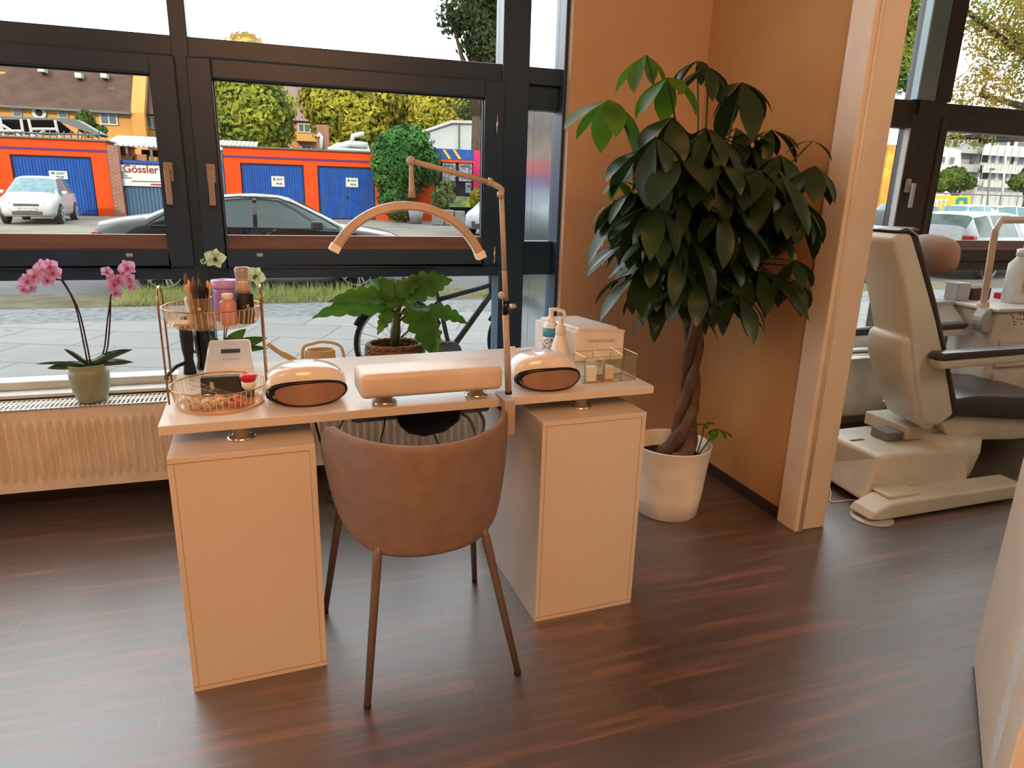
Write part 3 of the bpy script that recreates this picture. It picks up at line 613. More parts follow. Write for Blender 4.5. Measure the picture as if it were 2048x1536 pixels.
# ------------------------------------------------------------ tiered organizer and its contents
OX, OY = -0.205, 1.978
og = thing('tiered_organizer', 'round two tier gold wire organizer with ribbed clear trays', 'organizer', (OX, OY, 0.76))
def tray(z, r, name):
    m = MB(); n = 96; prof = [(0.0, 0), (0.86, 0), (0.93, 0.006), (1.0, 0.05)]
    for i, (rr_, zz) in enumerate(prof): pass
    vs = []
    for rr_, zz in prof[1:]:
        for k in range(n):
            a = 2 * PI * k / n; q = rr_ * r * (1 + (0.012 * (1 if (k // 2) % 2 else -1) if zz > 0.001 else 0)); vs.append(Vector((OX + q * math.cos(a), OY + q * math.sin(a), z + zz)))
    fs = [(i * n + k, i * n + (k + 1) % n, (i + 1) * n + (k + 1) % n, (i + 1) * n + k) for i in range(2) for k in range(n)] + [list(range(n))]
    m.add(vs, fs); t_ = m.build(name, m_acr2, og)
    rim = arc((OX, OY, z + 0.05), r * 1.01, 0, 2 * PI, 48, (1, 0, 0), (0, 1, 0)); MB().tube(rim, 0.0018, 6, cap=False).build('gold_rim', m_gold, t_, smooth=True)
    rb = MB()
    for k in range(48):
        a = 2 * PI * k / 48; rb.tube([(OX + 0.935 * r * math.cos(a), OY + 0.935 * r * math.sin(a), z + 0.008), (OX + 1.0 * r * math.cos(a), OY + 1.0 * r * math.sin(a), z + 0.049)], 0.0009, 4)
    rb.build('ribs', m_acr3, t_)
    return t_
tray(0.767, 0.124, 'tray'); tray(0.985, 0.122, 'tray')
MB().lathe([(0.112, 0.760), (0.114, 0.766)], (OX, OY, 0), 48).build('turntable_base', m_tan, og, smooth=False)
for sx in (-1, 1):
    yy = 0.038; xx = OX + sx * 0.125
    pts = [(xx, OY - yy, 0.775)] + [(xx, OY - yy, 1.042)] + [tuple(p) for p in arc((xx, OY, 1.05), yy, PI, 0, 10, (0, 1, 0), (0, 0, 1))] + [(xx, OY + yy, 0.775)]
    MB().tube(pts, 0.0027, 8).build('wire_handle', m_gold, og, smooth=True)
# top tray contents
def cyl(name, mat, label, cat, c, r, h, prof=None, group=None, parent=None, seg=24, smooth=True):
    m = MB().lathe(prof or [(r * 0.96, 0), (r, 0.003), (r, h - 0.002), (r * 0.96, h)], c, seg)
    o = m.build(name, mat, parent, smooth=smooth)
    if label: tag(o, label, cat, group)
    return o
zt = 0.986
def P_t(u, v, y): return at_y(u, v, y)
bc = Vector((OX - 0.03, OY - 0.02, zt))
bt = thing('brush_cup', 'clear cup crowded with brown make-up brushes on the upper tray', 'brush cup', bc)
MB().lathe([(0.030, 0), (0.032, 0.002), (0.034, 0.075), (0.0325, 0.075), (0.030, 0.004)], bc, 24).build('cup', m_acr2, bt, smooth=True)
for i in range(16):
    a = rnd.uniform(0, 2 * PI); r_ = rnd.uniform(0.004, 0.02); b = bc + Vector((r_ * math.cos(a), r_ * math.sin(a), 0.004)); h = rnd.uniform(0.10, 0.135)
    tpp = b + Vector((math.cos(a) * 0.016, math.sin(a) * 0.016, h)); d = (tpp - b)
    MB().tube([b, b + d * 0.72, b + d * 0.74, b + d * 0.86, tpp], [0.0022, 0.003, 0.0035, 0.0055, 0.002], 7).build('brush', [m_brush, m_tan, m_blackm][i % 3], bt, smooth=True)
j = thing('lilac_jar', 'lilac lidded jar behind the brushes on the upper tray', 'jar', (OX + 0.03, OY + 0.045, zt))
jc = (OX + 0.03, OY + 0.045, zt)
MB().lathe([(0.028, 0), (0.031, 0.004), (0.028, 0.08), (0.03, 0.09)], jc, 28).build('body', m_lilac, j, smooth=True)
MB().lathe([(0.0325, 0.09), (0.0335, 0.094), (0.0335, 0.108), (0.031, 0.112)], jc, 28).build('lid', M('lilac_lid', (196, 160, 226), 0.3), j, smooth=True)
j = thing('pink_bottle', 'squat pink bottle with white cap between jar and pump bottle', 'bottle', (OX + 0.042, OY - 0.025, zt)); jc = (OX + 0.042, OY - 0.025, zt)
MB().lathe([(0.020, 0), (0.022, 0.003), (0.022, 0.06), (0.014, 0.068)], jc, 24).build('body', m_pinkp, j, smooth=True); MB().lathe([(0.015, 0.068), (0.015, 0.082), (0.012, 0.084)], jc, 24).build('cap', m_paper, j, smooth=True)
j = thing('pump_bottle', 'black bottle with clear dome cap at right of the upper tray', 'bottle', (OX + 0.088, OY - 0.01, zt)); jc = (OX + 0.083, OY - 0.005, zt)
MB().lathe([(0.022, 0), (0.0235, 0.003), (0.0235, 0.078), (0.021, 0.082)], jc, 28).build('body', m_blackm, j, smooth=True)
MB().lathe([(0.018, 0.082), (0.018, 0.10), (0.013, 0.106), (0.013, 0.112)], jc, 24).build('pump_collar', m_tan, j, smooth=True)
MB().lathe([(0.0205, 0.083), (0.021, 0.11), (0.0185, 0.128), (0.0205, 0.132), (0.0205, 0.146), (0.016, 0.152)], jc, 28).build('clear_cap', clearmat('frosty_cap', (245, 240, 238), 1.5, 0.1, (235, 225, 220), 0.25), j, smooth=True)
text('- X', 0.014, (OX + 0.088, OY - 0.0345, zt + 0.05), j, m_paper)
cd_ = MB().box(OX - 0.095, OX - 0.055, OY - 0.03, OY + 0.03, zt, zt + 0.006).build('card_box', m_tan); tag(cd_, 'flat pale card lying at left of the upper tray', 'card')
# bottom tray contents
zb = 0.768
for i, (dx, dy, rz_, lb) in enumerate(((-0.02, 0.01, -0.5, 'clear tube lying topmost across the lower tray'), (-0.012, -0.012, -0.56, 'clear tube lying in front of the other tube in the lower tray'))):
    c_ = Vector((OX + dx, OY + dy, zb + 0.03 - i * 0.012)); d_ = Vector((math.cos(rz_), math.sin(rz_) * 0.6, -0.28)).normalized()
    t_ = thing('clear_tube', lb, 'tube', c_, 0, 'clear tubes in the lower tray')
    MB().tube([c_ - d_ * 0.065, c_ + d_ * 0.06], 0.007, 10).build('tube_body', m_acr, t_, smooth=True)
    MB().tube([c_ + d_ * 0.06, c_ + d_ * 0.075], 0.0075, 10).build('cap', m_lgrey, t_, smooth=True)
bx = thing('black_case', 'dark rectangular case standing at the back of the lower tray', 'case', (OX + 0.02, OY + 0.085, zb))
MB().hexa([(OX - 0.055, OY + 0.04, zb), (OX + 0.06, OY + 0.04, zb), (OX + 0.06, OY + 0.075, zb), (OX - 0.055, OY + 0.075, zb), (OX - 0.055, OY + 0.055, zb + 0.052), (OX + 0.06, OY + 0.055, zb + 0.052), (OX + 0.06, OY + 0.08, zb + 0.052), (OX - 0.055, OY + 0.08, zb + 0.052)]).build('case_body', m_blackm, bx, bevel=0.003)
box('rose_clip', m_rose, bx, OX - 0.03, OX - 0.02, OY + 0.045, OY + 0.052, zb + 0.01, zb + 0.04)
rb = thing('dust_brush', 'short brush with red bristles and pale base in the lower tray', 'brush', (OX + 0.078, OY + 0.02, zb))
c_ = Vector((OX + 0.075, OY + 0.02, zb)); MB().lathe([(0.014, 0), (0.014, 0.022)], c_, 20).build('handle', m_black, rb, smooth=True); MB().lathe([(0.014, 0.022), (0.019, 0.03), (0.02, 0.045)], c_, 20).build('collar', m_paper, rb, smooth=True)
MB().lathe([(0.018, 0.045), (0.023, 0.055), (0.024, 0.062), (0.017, 0.067)], c_, 20).build('bristles', m_red, rb, smooth=True)
g = MB()
for i in range(140):
    a = rnd.uniform(0, 2 * PI); r_ = 0.03 * math.sqrt(rnd.random()); g.ball((OX + 0.045 + r_ * math.cos(a), OY - 0.055 + r_ * math.sin(a) * 0.8, zb + 0.005 + rnd.uniform(0, 0.022) * (1 - r_ / 0.04)), 0.0042, 6)
tag(g.build('red_rhinestones', m_redg), 'heap of red rhinestones at right front of the lower tray', 'rhinestones', kind='stuff')
g = MB()
for i in range(160):
    a = rnd.uniform(0, 2 * PI); r_ = 0.045 * math.sqrt(rnd.random()); g.ball((OX - 0.03 + r_ * math.cos(a) * 1.1, OY - 0.045 + r_ * math.sin(a) * 0.9, zb + 0.005 + rnd.uniform(0, 0.014)), 0.005, 6)
tag(g.build('clear_nail_tips', M('nail_tips', (226, 206, 180), 0.2, c2=(180, 150, 120), scale=50)), 'scattered pale nail tips at left front of the lower tray', 'nail tips', kind='stuff')

# nail drill unit behind the organizer
c0 = at_z(450, 762, 0.76); 
nd = thing('nail_drill_unit', 'white sloping nail drill control unit behind the tiered organizer', 'control unit', Vector((-0.21, 2.30, 0.76)))
x0, x1 = -0.275, -0.125
y0 = 2.235
MB().hexa([(x0, y0, 0.76), (x1, y0, 0.76), (x1 - 0.01, y0 + 0.13, 0.76), (x0 + 0.01, y0 + 0.13, 0.76), (x0, y0 + 0.0, 0.79), (x1, y0 + 0.0, 0.79), (x1 - 0.012, y0 + 0.115, 0.865), (x0 + 0.012, y0 + 0.115, 0.865)]).build('housing', m_plastic, nd, bevel=0.008, bseg=3)
sl_ = (0.075) / 0.115
def nface(a, b): return Vector((a, y0 + b, 0.79 + b * sl_ + 0.0012))
MB().hexa([nface(-0.225, 0.06), nface(-0.168, 0.06), nface(-0.168, 0.073), nface(-0.225, 0.073)] + [nface(-0.225, 0.06) + Vector((0, 0, 0.001)), nface(-0.168, 0.06) + Vector((0, 0, 0.001)), nface(-0.168, 0.073) + Vector((0, 0, 0.001)), nface(-0.225, 0.073) + Vector((0, 0, 0.001))]).build('display', m_ink, nd)
for i in range(5): MB().lathe([(0.002, 0), (0.002, 0.0015)], nface(-0.218 + 0.011 * i, 0.036), 8).build('button', m_rose, nd)
hd = thing('nail_drill_handpiece', 'black nail drill handpiece in upright cradle left of the white unit', 'handpiece', (-0.335, 2.30, 0.76))
MB().lathe([(0.02, 0.0), (0.018, 0.02), (0.0135, 0.05), (0.0175, 0.075), (0.02, 0.12), (0.019, 0.165), (0.012, 0.185)], (-0.325, 2.33, 0.76), 20).build('handpiece_body', m_blackm, hd, smooth=True)
MB().lathe([(0.024, 0.0), (0.026, 0.005), (0.02, 0.03), (0.026, 0.10), (0.022, 0.15), (0.010, 0.17)], (-0.287, 2.385, 0.76), 20).build('cradle', m_black, hd, smooth=True)
MB().tube([(-0.325, 2.33, 0.80), (-0.36, 2.31, 0.79), (-0.385, 2.26, 0.771), (-0.38, 2.24, 0.769)], 0.006, 8).build('cable', m_cable, hd, smooth=True); MB().tube([(-0.31, 2.38, 0.90), (-0.28, 2.41, 0.93), (-0.24, 2.41, 0.92)], 0.005, 8).build('cable', m_cable, hd, smooth=True)

# ------------------------------------------------------------ right end of the table
c_ = onT(1114, 714)
sp = thing('spray_bottle', 'white conical spray bottle in front of the white sterilizer box', 'bottle', Vector((0.905, 2.215, 0.76)))
c_ = Vector((0.905, 2.205, 0.76))
MB().lathe([(0.030, 0), (0.033, 0.004), (0.034, 0.03), (0.031, 0.06), (0.018, 0.105), (0.016, 0.11)], c_, 28).build('body', m_plasticm, sp, smooth=True)
MB().lathe([(0.0185, 0.108), (0.019, 0.112), (0.017, 0.135), (0.009, 0.142), (0.009, 0.165), (0.007, 0.168)], c_, 24).build('nozzle', m_vinyl, sp, smooth=True)
c_ = Vector((0.90, 2.29, 0.76))
pb = thing('lotion_bottle', 'tall pump bottle with blue label behind the spray bottle', 'bottle', c_)
MB().lathe([(0.026, 0), (0.028, 0.004), (0.028, 0.125), (0.018, 0.138), (0.016, 0.14)], c_, 24).build('body', m_paper, pb, smooth=True)
MB().lathe([(0.0285, 0.085), (0.0285, 0.118)], c_, 24).build('label_band', m_blue, pb, smooth=True)
MB().lathe([(0.0284, 0.02), (0.0284, 0.08)], c_, 24).build('label_text_band', M('label_print', (225, 226, 226), 0.5, c2=(40, 40, 46), scale=140), pb, smooth=True)
MB().lathe([(0.016, 0.14), (0.016, 0.155), (0.009, 0.158), (0.009, 0.178)], c_, 16).tube([c_ + Vector((-0.008, 0, 0.182)), c_ + Vector((0.02, 0, 0.183)), c_ + Vector((0.045, -0.01, 0.176)), c_ + Vector((0.052, -0.012, 0.155))], 0.007, 8).build('pump', m_paper, pb, smooth=True)
# sterilizer box
bxm = thing('sterilizer_box', 'white lidded sterilizer box with recessed handle at the table corner', 'box', (1.05, 2.32, 0.76), -0.04)
def SB(name, mat, x0, x1, y0, y1, z0, z1, bev=0.006):
    m = MB().box(x0, x1, y0, y1, z0, z1); o_ = Vector((0.965, 2.205, 0.76)); an = -0.055
    m.v = [o_ + Vector((v.x * math.cos(an + TA) - v.y * math.sin(TA + 0.19), v.x * math.sin(an + TA) + v.y * math.cos(TA + 0.19), v.z)) for v in m.v]; return m.build(name, mat, bxm, bevel=bev)
m_box = M('box_white', (238, 232, 228), 0.3)
SB('body', m_box, 0, 0.195, 0, 0.27, 0.004, 0.112)
SB('lid', m_box, 0.012, 0.168, 0.004, 0.255, 0.112, 0.128)
SB('lid_rail', m_box, 0.0, 0.195, -0.002, 0.268, 0.106, 0.114, 0.002)
SB('handle', m_vinyl, 0.045, 0.15, -0.009, 0.0, 0.078, 0.086, 0.003)
SB('label_panel', m_ink, -0.003, 0.0, 0.12, 0.15, 0.025, 0.085, 0.001)
# phone like white thing beside the pole
c_ = at_y(1028, 690, 2.2)
MB().hexa([(c_.x - 0.012, 2.19, 0.76), (c_.x + 0.012, 2.19, 0.76), (c_.x + 0.012, 2.23, 0.76), (c_.x - 0.012, 2.23, 0.76), (c_.x - 0.012, 2.205, 0.83), (c_.x + 0.008, 2.205, 0.83), (c_.x + 0.008, 2.215, 0.83), (c_.x - 0.012, 2.215, 0.83)]).build('white_dispenser', m_plasticm, bevel=0.003)
tag(bpy.data.objects['white_dispenser'], 'small upright white dispenser standing just behind the lamp pole', 'dispenser')
# acrylic organizer
ac = thing('acrylic_organizer', 'clear acrylic organizer with gold edges at the table right end', 'organizer', (0.985, 1.98, 0.76))
def AC(v): return Vector((0.885, 1.935, 0.76)) + Vector((math.cos(0.045), math.sin(0.045), 0)) * v[0] + Vector((-math.sin(0.045), math.cos(0.045), 0)) * v[1] + Vector((0, 0, v[2]))
aw, ad_, ah = 0.19, 0.085, 0.088
panes = [((0, 0, 0), (aw, 0, 0), (aw, 0, ah * 0.98), (0, 0, ah * 0.98)), ((0, ad_, 0), (aw, ad_, 0), (aw, ad_, ah), (0, ad_, ah)), ((0, 0, 0), (0, ad_, 0), (0, ad_, ah), (0, 0, ah)), ((aw, 0, 0), (aw, ad_, 0), (aw, ad_, ah), (aw, 0, ah)),
         ((0.07, 0, 0), (0.07, ad_, 0), (0.07, ad_, ah * 1.05), (0.07, 0, ah * 0.8)), ((0.135, 0, 0), (0.135, ad_, 0), (0.135, ad_, ah * 1.1), (0.135, 0, ah)), ((0, 0, 0.001), (aw, 0, 0.001), (aw, ad_, 0.001), (0, ad_, 0.001))]
for p in panes:
    o_ = MB().add([AC(q) for q in p], [(0, 1, 2, 3)]).build('acrylic_panel', m_acr, ac, solid=0.0025)
    e = MB()
    for i in range(4): e.tube([AC(p[i]), AC(p[(i + 1) % 4])], 0.0009, 5)
    e.build('gold_edge', m_gold, o_)
for i, (x_, y_) in enumerate(((0.02, 0.02), (0.035, 0.05), (0.09, 0.03))):
    c_ = AC((x_ + 0.012, y_, 0.003)); bl = MB().box(c_.x - 0.016, c_.x + 0.016, c_.y - 0.011, c_.y + 0.011, c_.z, c_.z + [0.05, 0.062, 0.044][i]).build('file_box', [m_paper, m_lgrey, m_vinyl][i], bevel=0.002)
    tag(bl, ['low white card block at the left front inside the acrylic organizer', 'tall grey block at the back inside the acrylic organizer', 'cream block in the middle bay of the acrylic organizer'][i], 'box')

# ------------------------------------------------------------ under the table
u0 = TP(0.53, 0.30, 0)
ut = thing('under_table_tray', 'grey box fixed under the tabletop above the chair back', 'storage tray', (0.45, 2.2, 0.735))
m = MB().hexa([TP(0.52, 0.30, 0.615), TP(0.98, 0.30, 0.615), TP(0.98, 0.46, 0.625), TP(0.52, 0.46, 0.625), TP(0.49, 0.28, 0.69), TP(1.01, 0.28, 0.69), TP(1.01, 0.48, 0.69), TP(0.49, 0.48, 0.69)]); m.build('tray_body', m_grey, ut, bevel=0.012)
TB('rail', m_grey, ut, 0.52, 0.545, 0.34, 0.40, 0.685, 0.735); TB('rail', m_grey, ut, 0.94, 0.965, 0.34, 0.40, 0.685, 0.735)
nb = MB(); pts = [(0.60, 0.74), (0.76, 0.74), (0.77, 0.70), (0.74, 0.66), (0.70, 0.645), (0.64, 0.65), (0.60, 0.665)]
pts = [(0.65, 0.69), (0.85, 0.69), (0.85, 0.63), (0.80, 0.595), (0.73, 0.585), (0.68, 0.60), (0.65, 0.63)]
nb.prism([TP(x_, 0.20, z_) for x_, z_ in pts], TY * 0.055); o_ = nb.build('navy_pouch', m_navy, bevel=0.01, bseg=3); tag(o_, 'navy cloth pouch hanging under the middle of the tabletop', 'pouch')
for z in (0,): MB().tube([TP(0.67, 0.228, 0.685), TP(0.67, 0.228, 0.735)], 0.004, 6).tube([TP(0.83, 0.228, 0.685), TP(0.83, 0.228, 0.735)], 0.004, 6).build('strap', m_blackm, o_)
def cable(label, pts, mat, r=0.0035):
    n = len(pts); P = [Vector(p) for p in pts]; out = []
    for i in range(n - 1):
        a, b, c2, d = P[max(i - 1, 0)], P[i], P[i + 1], P[min(i + 2, n - 1)]
        for k in range(6):
            t = k / 6; out.append(0.5 * ((2 * b) + (c2 - a) * t + (2 * a - 5 * b + 4 * c2 - d) * t * t + (3 * b - a - 3 * c2 + d) * t ** 3))
    out.append(P[-1]); tag(MB().tube(out, r, 7).build('cable', mat, smooth=True), label, 'cable')
Yc = 2.12
cable('black cable hanging in a long loop beside the left pedestal', [at_y(628, 835, Yc), at_y(640, 880, Yc), at_y(650, 920, Yc), at_y(662, 975, Yc), at_y(655, 1000, Yc + 0.05), at_y(690, 1010, Yc + 0.08)], m_cable)
cable('pair of thin black cords dangling left of the navy pouch', [at_y(770, 835, Yc), at_y(768, 855, Yc), at_y(762, 880, Yc), at_y(765, 905, Yc)], m_cable, 0.0025)
cable('thin black cord dangling right of the navy pouch', [at_y(852, 838, Yc), at_y(864, 858, Yc), at_y(874, 882, Yc), at_y(880, 900, Yc)], m_cable, 0.0025)
cable('grey cable curving down behind the chair back at right', [at_y(905, 822, Yc), at_y(935, 835, Yc), at_y(948, 860, Yc), at_y(950, 885, Yc)], m_cablew, 0.005)
cable('grey cable hanging in an arc close to the lamp clamp', [at_y(955, 818, Yc), at_y(967, 840, Yc), at_y(966, 865, Yc), at_y(962, 890, Yc)], m_cablew, 0.006)
cable('thin grey cord hanging at left beneath the tabletop', [at_y(690, 835, Yc), at_y(678, 858, Yc), at_y(670, 885, Yc)], m_cablew, 0.0025)

# ------------------------------------------------------------ orchids
def flower(par, mat, mat2, c, s=0.03, face=Vector((0, -1, -0.2)), rot=0.0):
    mb = MB(); mc = MB(); face = face.normalized(); a = face.cross(Vector((0, 0, 1))).normalized(); b = a.cross(face)
    for i, an in enumerate((90, 18, 162, 234, 306)):
        an = math.radians(an) + rot; d = a * math.cos(an) + b * math.sin(an) + face * 0.12
        W_ = s * (1.0 if i in (1, 2) else 0.62); mb.leaf(c, d, s * (1.0 if i in (1, 2) else 0.95), W_, 0.2, 5, -0.15, pw=0.75, side=d.cross(face).normalized())
    mc.ball(c + face * 0.004, s * 0.14, 8); mc.leaf(c + face * 0.003, (face - b * 0.8), s * 0.4, s * 0.3, 0.4, 4, 0.5)
    f_ = mb.build('flower', mat, par, smooth=True); mc.build('flower_centre', mat2, f_, smooth=True)
def curve(pts, n=6):
    P = [Vector(p) for p in pts]; out = []
    for i in range(len(P) - 1):
        a, b, c2, d = P[max(i - 1, 0)], P[i], P[i + 1], P[min(i + 2, len(P) - 1)]
        for k in range(n):
            t = k / n; out.append(0.5 * ((2 * b) + (c2 - a) * t + (2 * a - 5 * b + 4 * c2 - d) * t * t + (3 * b - a - 3 * c2 + d) * t ** 3))
    out.append(P[-1]); return out
OYY = 3.06
oc = at_y(186, 800, OYY); oc.z = 0.48
orc = thing('potted_orchid', 'pink flowering orchid in a sage green pot on the radiator', 'orchid', oc)
rt_ = (at_y(228, 740, OYY).x - at_y(145, 740, OYY).x) / 2
MB().lathe([(rt_ * 0.62, 0), (rt_ * 0.72, 0.006), (rt_ * 0.93, 0.06), (rt_, 0.11), (rt_ * 0.99, 0.158), (rt_ * 0.93, 0.158), (rt_ * 0.9, 0.12)], oc, 36).build('pot', m_gpot, orc, smooth=True)
MB().lathe([(0.0, 0.141), (rt_ * 0.91, 0.139)], oc, 24).build('bark_chips', m_soil, orc)
mb = MB(); cen = oc + Vector((0, 0, 0.15))
for ex, ey, ez, W_ in ((257, 713, 0.10, 0.04), (257, 738, 0.08, 0.035), (105, 753, 0.07, 0.04), (80, 742, 0, 0.012), (128, 710, 0, 0.02), (132, 750, 0.0, 0.03), (245, 742, -0.06, 0.03)):
    e = at_y(ex, ey, OYY - 0.05); d = (e - cen); L_ = d.length * 1.08; d.z += 0.05; mb.leaf(cen, d, L_, W_ * 0.9, 0.5, 8, 0.1, pw=0.9, side=d.cross(Vector((0.2, -0.5, 0.6))).normalized())
mb.build('leaves', m_leafO, orc, smooth=True, solid=0.002)
st = MB()
s1 = curve([cen, at_y(168, 690, OYY), at_y(150, 610, OYY), at_y(124, 562, OYY), at_y(95, 535, OYY), at_y(55, 560, OYY)]); s2 = curve([cen + Vector((0.01, 0, 0)), at_y(174, 690, OYY), at_y(157, 620, OYY), at_y(130, 568, OYY), at_y(112, 540, OYY)])
s3 = curve([cen + Vector((0.03, 0, 0)), at_y(208, 700, OYY), at_y(215, 640, OYY), at_y(222, 590, OYY), at_y(225, 560, OYY), at_y(245, 540, OYY)]); s4 = curve([cen + Vector((0.04, 0, 0)), at_y(214, 700, OYY), at_y(220, 640, OYY), at_y(221, 600, OYY)])
for s_ in (s1, s2, s3, s4): st.tube(s_, 0.0032, 6)
st.build('stems', m_dstem, orc, smooth=True)
for (u_, v_, s_) in ((88, 535, 0.036), (107, 545, 0.034), (70, 552, 0.034), (55, 562, 0.032), (62, 575, 0.03), (48, 578, 0.026), (95, 560, 0.03), (100, 532, 0.03), (228, 568, 0.034), (232, 585, 0.03), (255, 535, 0.034), (248, 545, 0.03), (262, 572, 0.028), (222, 555, 0.026), (213, 543, 0.024), (258, 558, 0.026), (236, 560, 0.028)):
    flower(orc, m_pink, m_pinkc, at_y(u_, v_, OYY - 0.02 + rnd.uniform(-0.03, 0.03)), s_ * 1.05, Vector((rnd.uniform(-0.6, 0.6), -1, rnd.uniform(-0.5, 0.2))), rnd.uniform(-0.4, 0.4))
# second orchid behind the organizer
oc = at_y(448, 745, 2.98); oc = Vector((oc.x - 0.01, 3.06, 0.48))
or2 = thing('potted_orchid', 'pale green flowering orchid rising behind the tiered organizer', 'orchid', oc)
MB().lathe([(0.045, 0), (0.052, 0.006), (0.065, 0.12), (0.06, 0.12), (0.055, 0.10)], oc, 28).build('pot', m_blackm, or2, smooth=True); MB().lathe([(0.0, 0.108), (0.058, 0.106)], oc, 20).build('bark_chips', m_soil, or2)
cen = at_y(447, 705, 3.05); mb = MB(); MB().tube([oc + Vector((0, 0, 0.1)), cen], 0.012, 8).build('stem_base', m_stem, or2, smooth=True)
for ex, ey, W_, dz in ((483, 668, 0.055, 0.04), (522, 682, 0.05, 0.05), (400, 690, 0.06, 0.1), (525, 720, 0.03, 0.12), (395, 725, 0.04, 0.1)):
    e = at_y(ex, ey, 3.0); d = e - cen; L_ = d.length * 1.12; d.z += dz * 0.6; mb.leaf(cen, d, L_, W_, 0.7, 8, 0.1, pw=0.9, side=d.cross(Vector((0.1, -0.6, 0.5))).normalized())
mb.build('leaves', m_leafP, or2, smooth=True, solid=0.002)
st = MB(); st.tube(curve([cen, at_y(449, 650, 3.04), at_y(452, 590, 3.04), at_y(440, 550, 3.03), at_y(418, 520, 3.02), at_y(405, 523, 3.02)]), 0.0028, 6).tube(curve([cen, at_y(455, 650, 3.04), at_y(470, 590, 3.04), at_y(492, 560, 3.03), at_y(520, 565, 3.02)]), 0.0028, 6); st.build('stems', m_dstem, or2, smooth=True)
flower(or2, m_gpet, m_stem, at_y(430, 517, 2.99), 0.045, Vector((0.1, -1, -0.1)), 0.2); flower(or2, m_gpet, m_stem, at_y(512, 552, 2.99), 0.046, Vector((-0.5, -1, -0.1)), 0.5); flower(or2, m_gpet, m_stem, at_y(407, 523, 3.02), 0.014); flower(or2, m_gpet, m_stem, at_y(452, 575, 3.02), 0.03)
# leaf of a further orchid at left frame edge
oc3 = at_y(-60, 800, 3.06); oc3.z = 0.48; o3 = thing('potted_orchid', 'orchid cut off by the left picture edge with one dark leaf showing', 'orchid', oc3)
MB().lathe([(0.04, 0), (0.05, 0.006), (0.06, 0.12), (0.055, 0.12)], oc3, 24).build('pot', m_gpot, o3, smooth=True)
mb = MB(); cen = at_y(-60, 680, 3.06); e = at_y(20, 660, 3.0); mb.leaf(cen, (e - cen) + Vector((0, 0, 0.08)), (e - cen).length * 1.1, 0.03, 1.0, 8, 0.15); mb.leaf(cen, Vector((-1, 0, 0.4)), 0.15, 0.035, 1.0, 8, 0.15); mb.tube([oc3 + Vector((0, 0, 0.1)), cen], 0.01, 8); mb.build('leaves', m_leafO, o3, smooth=True)

# ------------------------------------------------------------ watering can, basket plant
wc = at_y(640, 712, 3.05); wc.z = 0.48
can = thing('watering_can', 'beige watering can with round handle on the radiator behind the table', 'watering can', wc)
xl, xr = at_y(607, 705, 3.05).x, at_y(675, 705, 3.05).x; zt_ = at_y(640, 700, 3.05).z; cxx = (xl + xr) / 2; rr0 = (xr - xl) / 2
MB().lathe([(rr0 * 0.9, 0), (rr0 * 1.05, 0.01), (rr0 * 1.05, 0.05), (rr0 * 0.92, zt_ - 0.48), (rr0 * 0.84, zt_ - 0.48), (rr0 * 0.9, zt_ - 0.50)], (cxx, 3.06, 0.48), 28, 1, 0.75).build('body', m_can, can, smooth=True)
hz_ = at_y(642, 684, 3.06).z; MB().tube(curve([(xl - 0.005, 3.06, zt_ - 0.06), (xl, 3.06, zt_ + 0.01), (cxx - 0.03, 3.06, hz_ - 0.006), (cxx + 0.02, 3.06, hz_), (xr + 0.015, 3.06, zt_ + 0.01), (xr + 0.03, 3.06, zt_ - 0.07)]), 0.007, 8).build('handle', m_can, can, smooth=True)
sp0 = at_y(592, 722, 3.06); sp1 = at_y(535, 687, 3.06)
MB().tube(curve([(cxx - rr0 * 0.8, 3.06, 0.53), sp0, at_y(560, 705, 3.06), sp1]), [0.016] * 6 + [0.014] * 6 + [0.011] * 6 + [0.008], 10).build('spout', m_can, can, smooth=True)

bc_ = at_y(790, 712, 3.04); bc_.z = 0.48
bp_ = thing('potted_philodendron', 'leafy green philodendron in a wicker basket on the radiator', 'plant', bc_)
br_ = (at_y(845, 690, 3.04).x - at_y(735, 690, 3.04).x) / 2; bt_ = at_y(790, 688, 3.04).z - 0.48; 
m = MB(); nr = 11
for i in range(nr):
    z_ = 0.008 + (bt_ - 0.01) * i / (nr - 1); r_ = br_ * (0.78 + 0.24 * math.sin(PI * 0.6 * i / (nr - 1) + 0.3))
    for ph in (0, PI):
        pts = [bc_ + Vector(((r_ + 0.004 * math.sin(12 * a + ph + i)) * math.cos(a), (r_ * 0.85 + 0.004 * math.sin(12 * a + ph + i)) * math.sin(a), z_ + 0.003 * math.cos(12 * a + ph))) for a in [2 * PI * k / 72 for k in range(73)]]; m.tube(pts, 0.0095, 6, cap=False)
m.build('basket', m_wick, bp_, smooth=True); MB().lathe([(0.0, bt_ - 0.02), (br_ * 0.92, bt_ - 0.025)], bc_, 20, 1, 0.85).build('soil', m_soil, bp_)
MB().lathe([(br_ * 0.7, 0.0), (br_ * 0.85, bt_ - 0.03)], bc_, 24, 1, 0.85).build('inner_pot', m_wick, bp_, smooth=True)
lv = MB(); sm = MB(); cen = bc_ + Vector((0.0, 0, bt_ - 0.02)); top = at_y(795, 625, 3.0)
sm.tube([cen, (cen + top) / 2 + Vector((-0.003, 0, 0)), top], [0.02, 0.024, 0.012], 8)
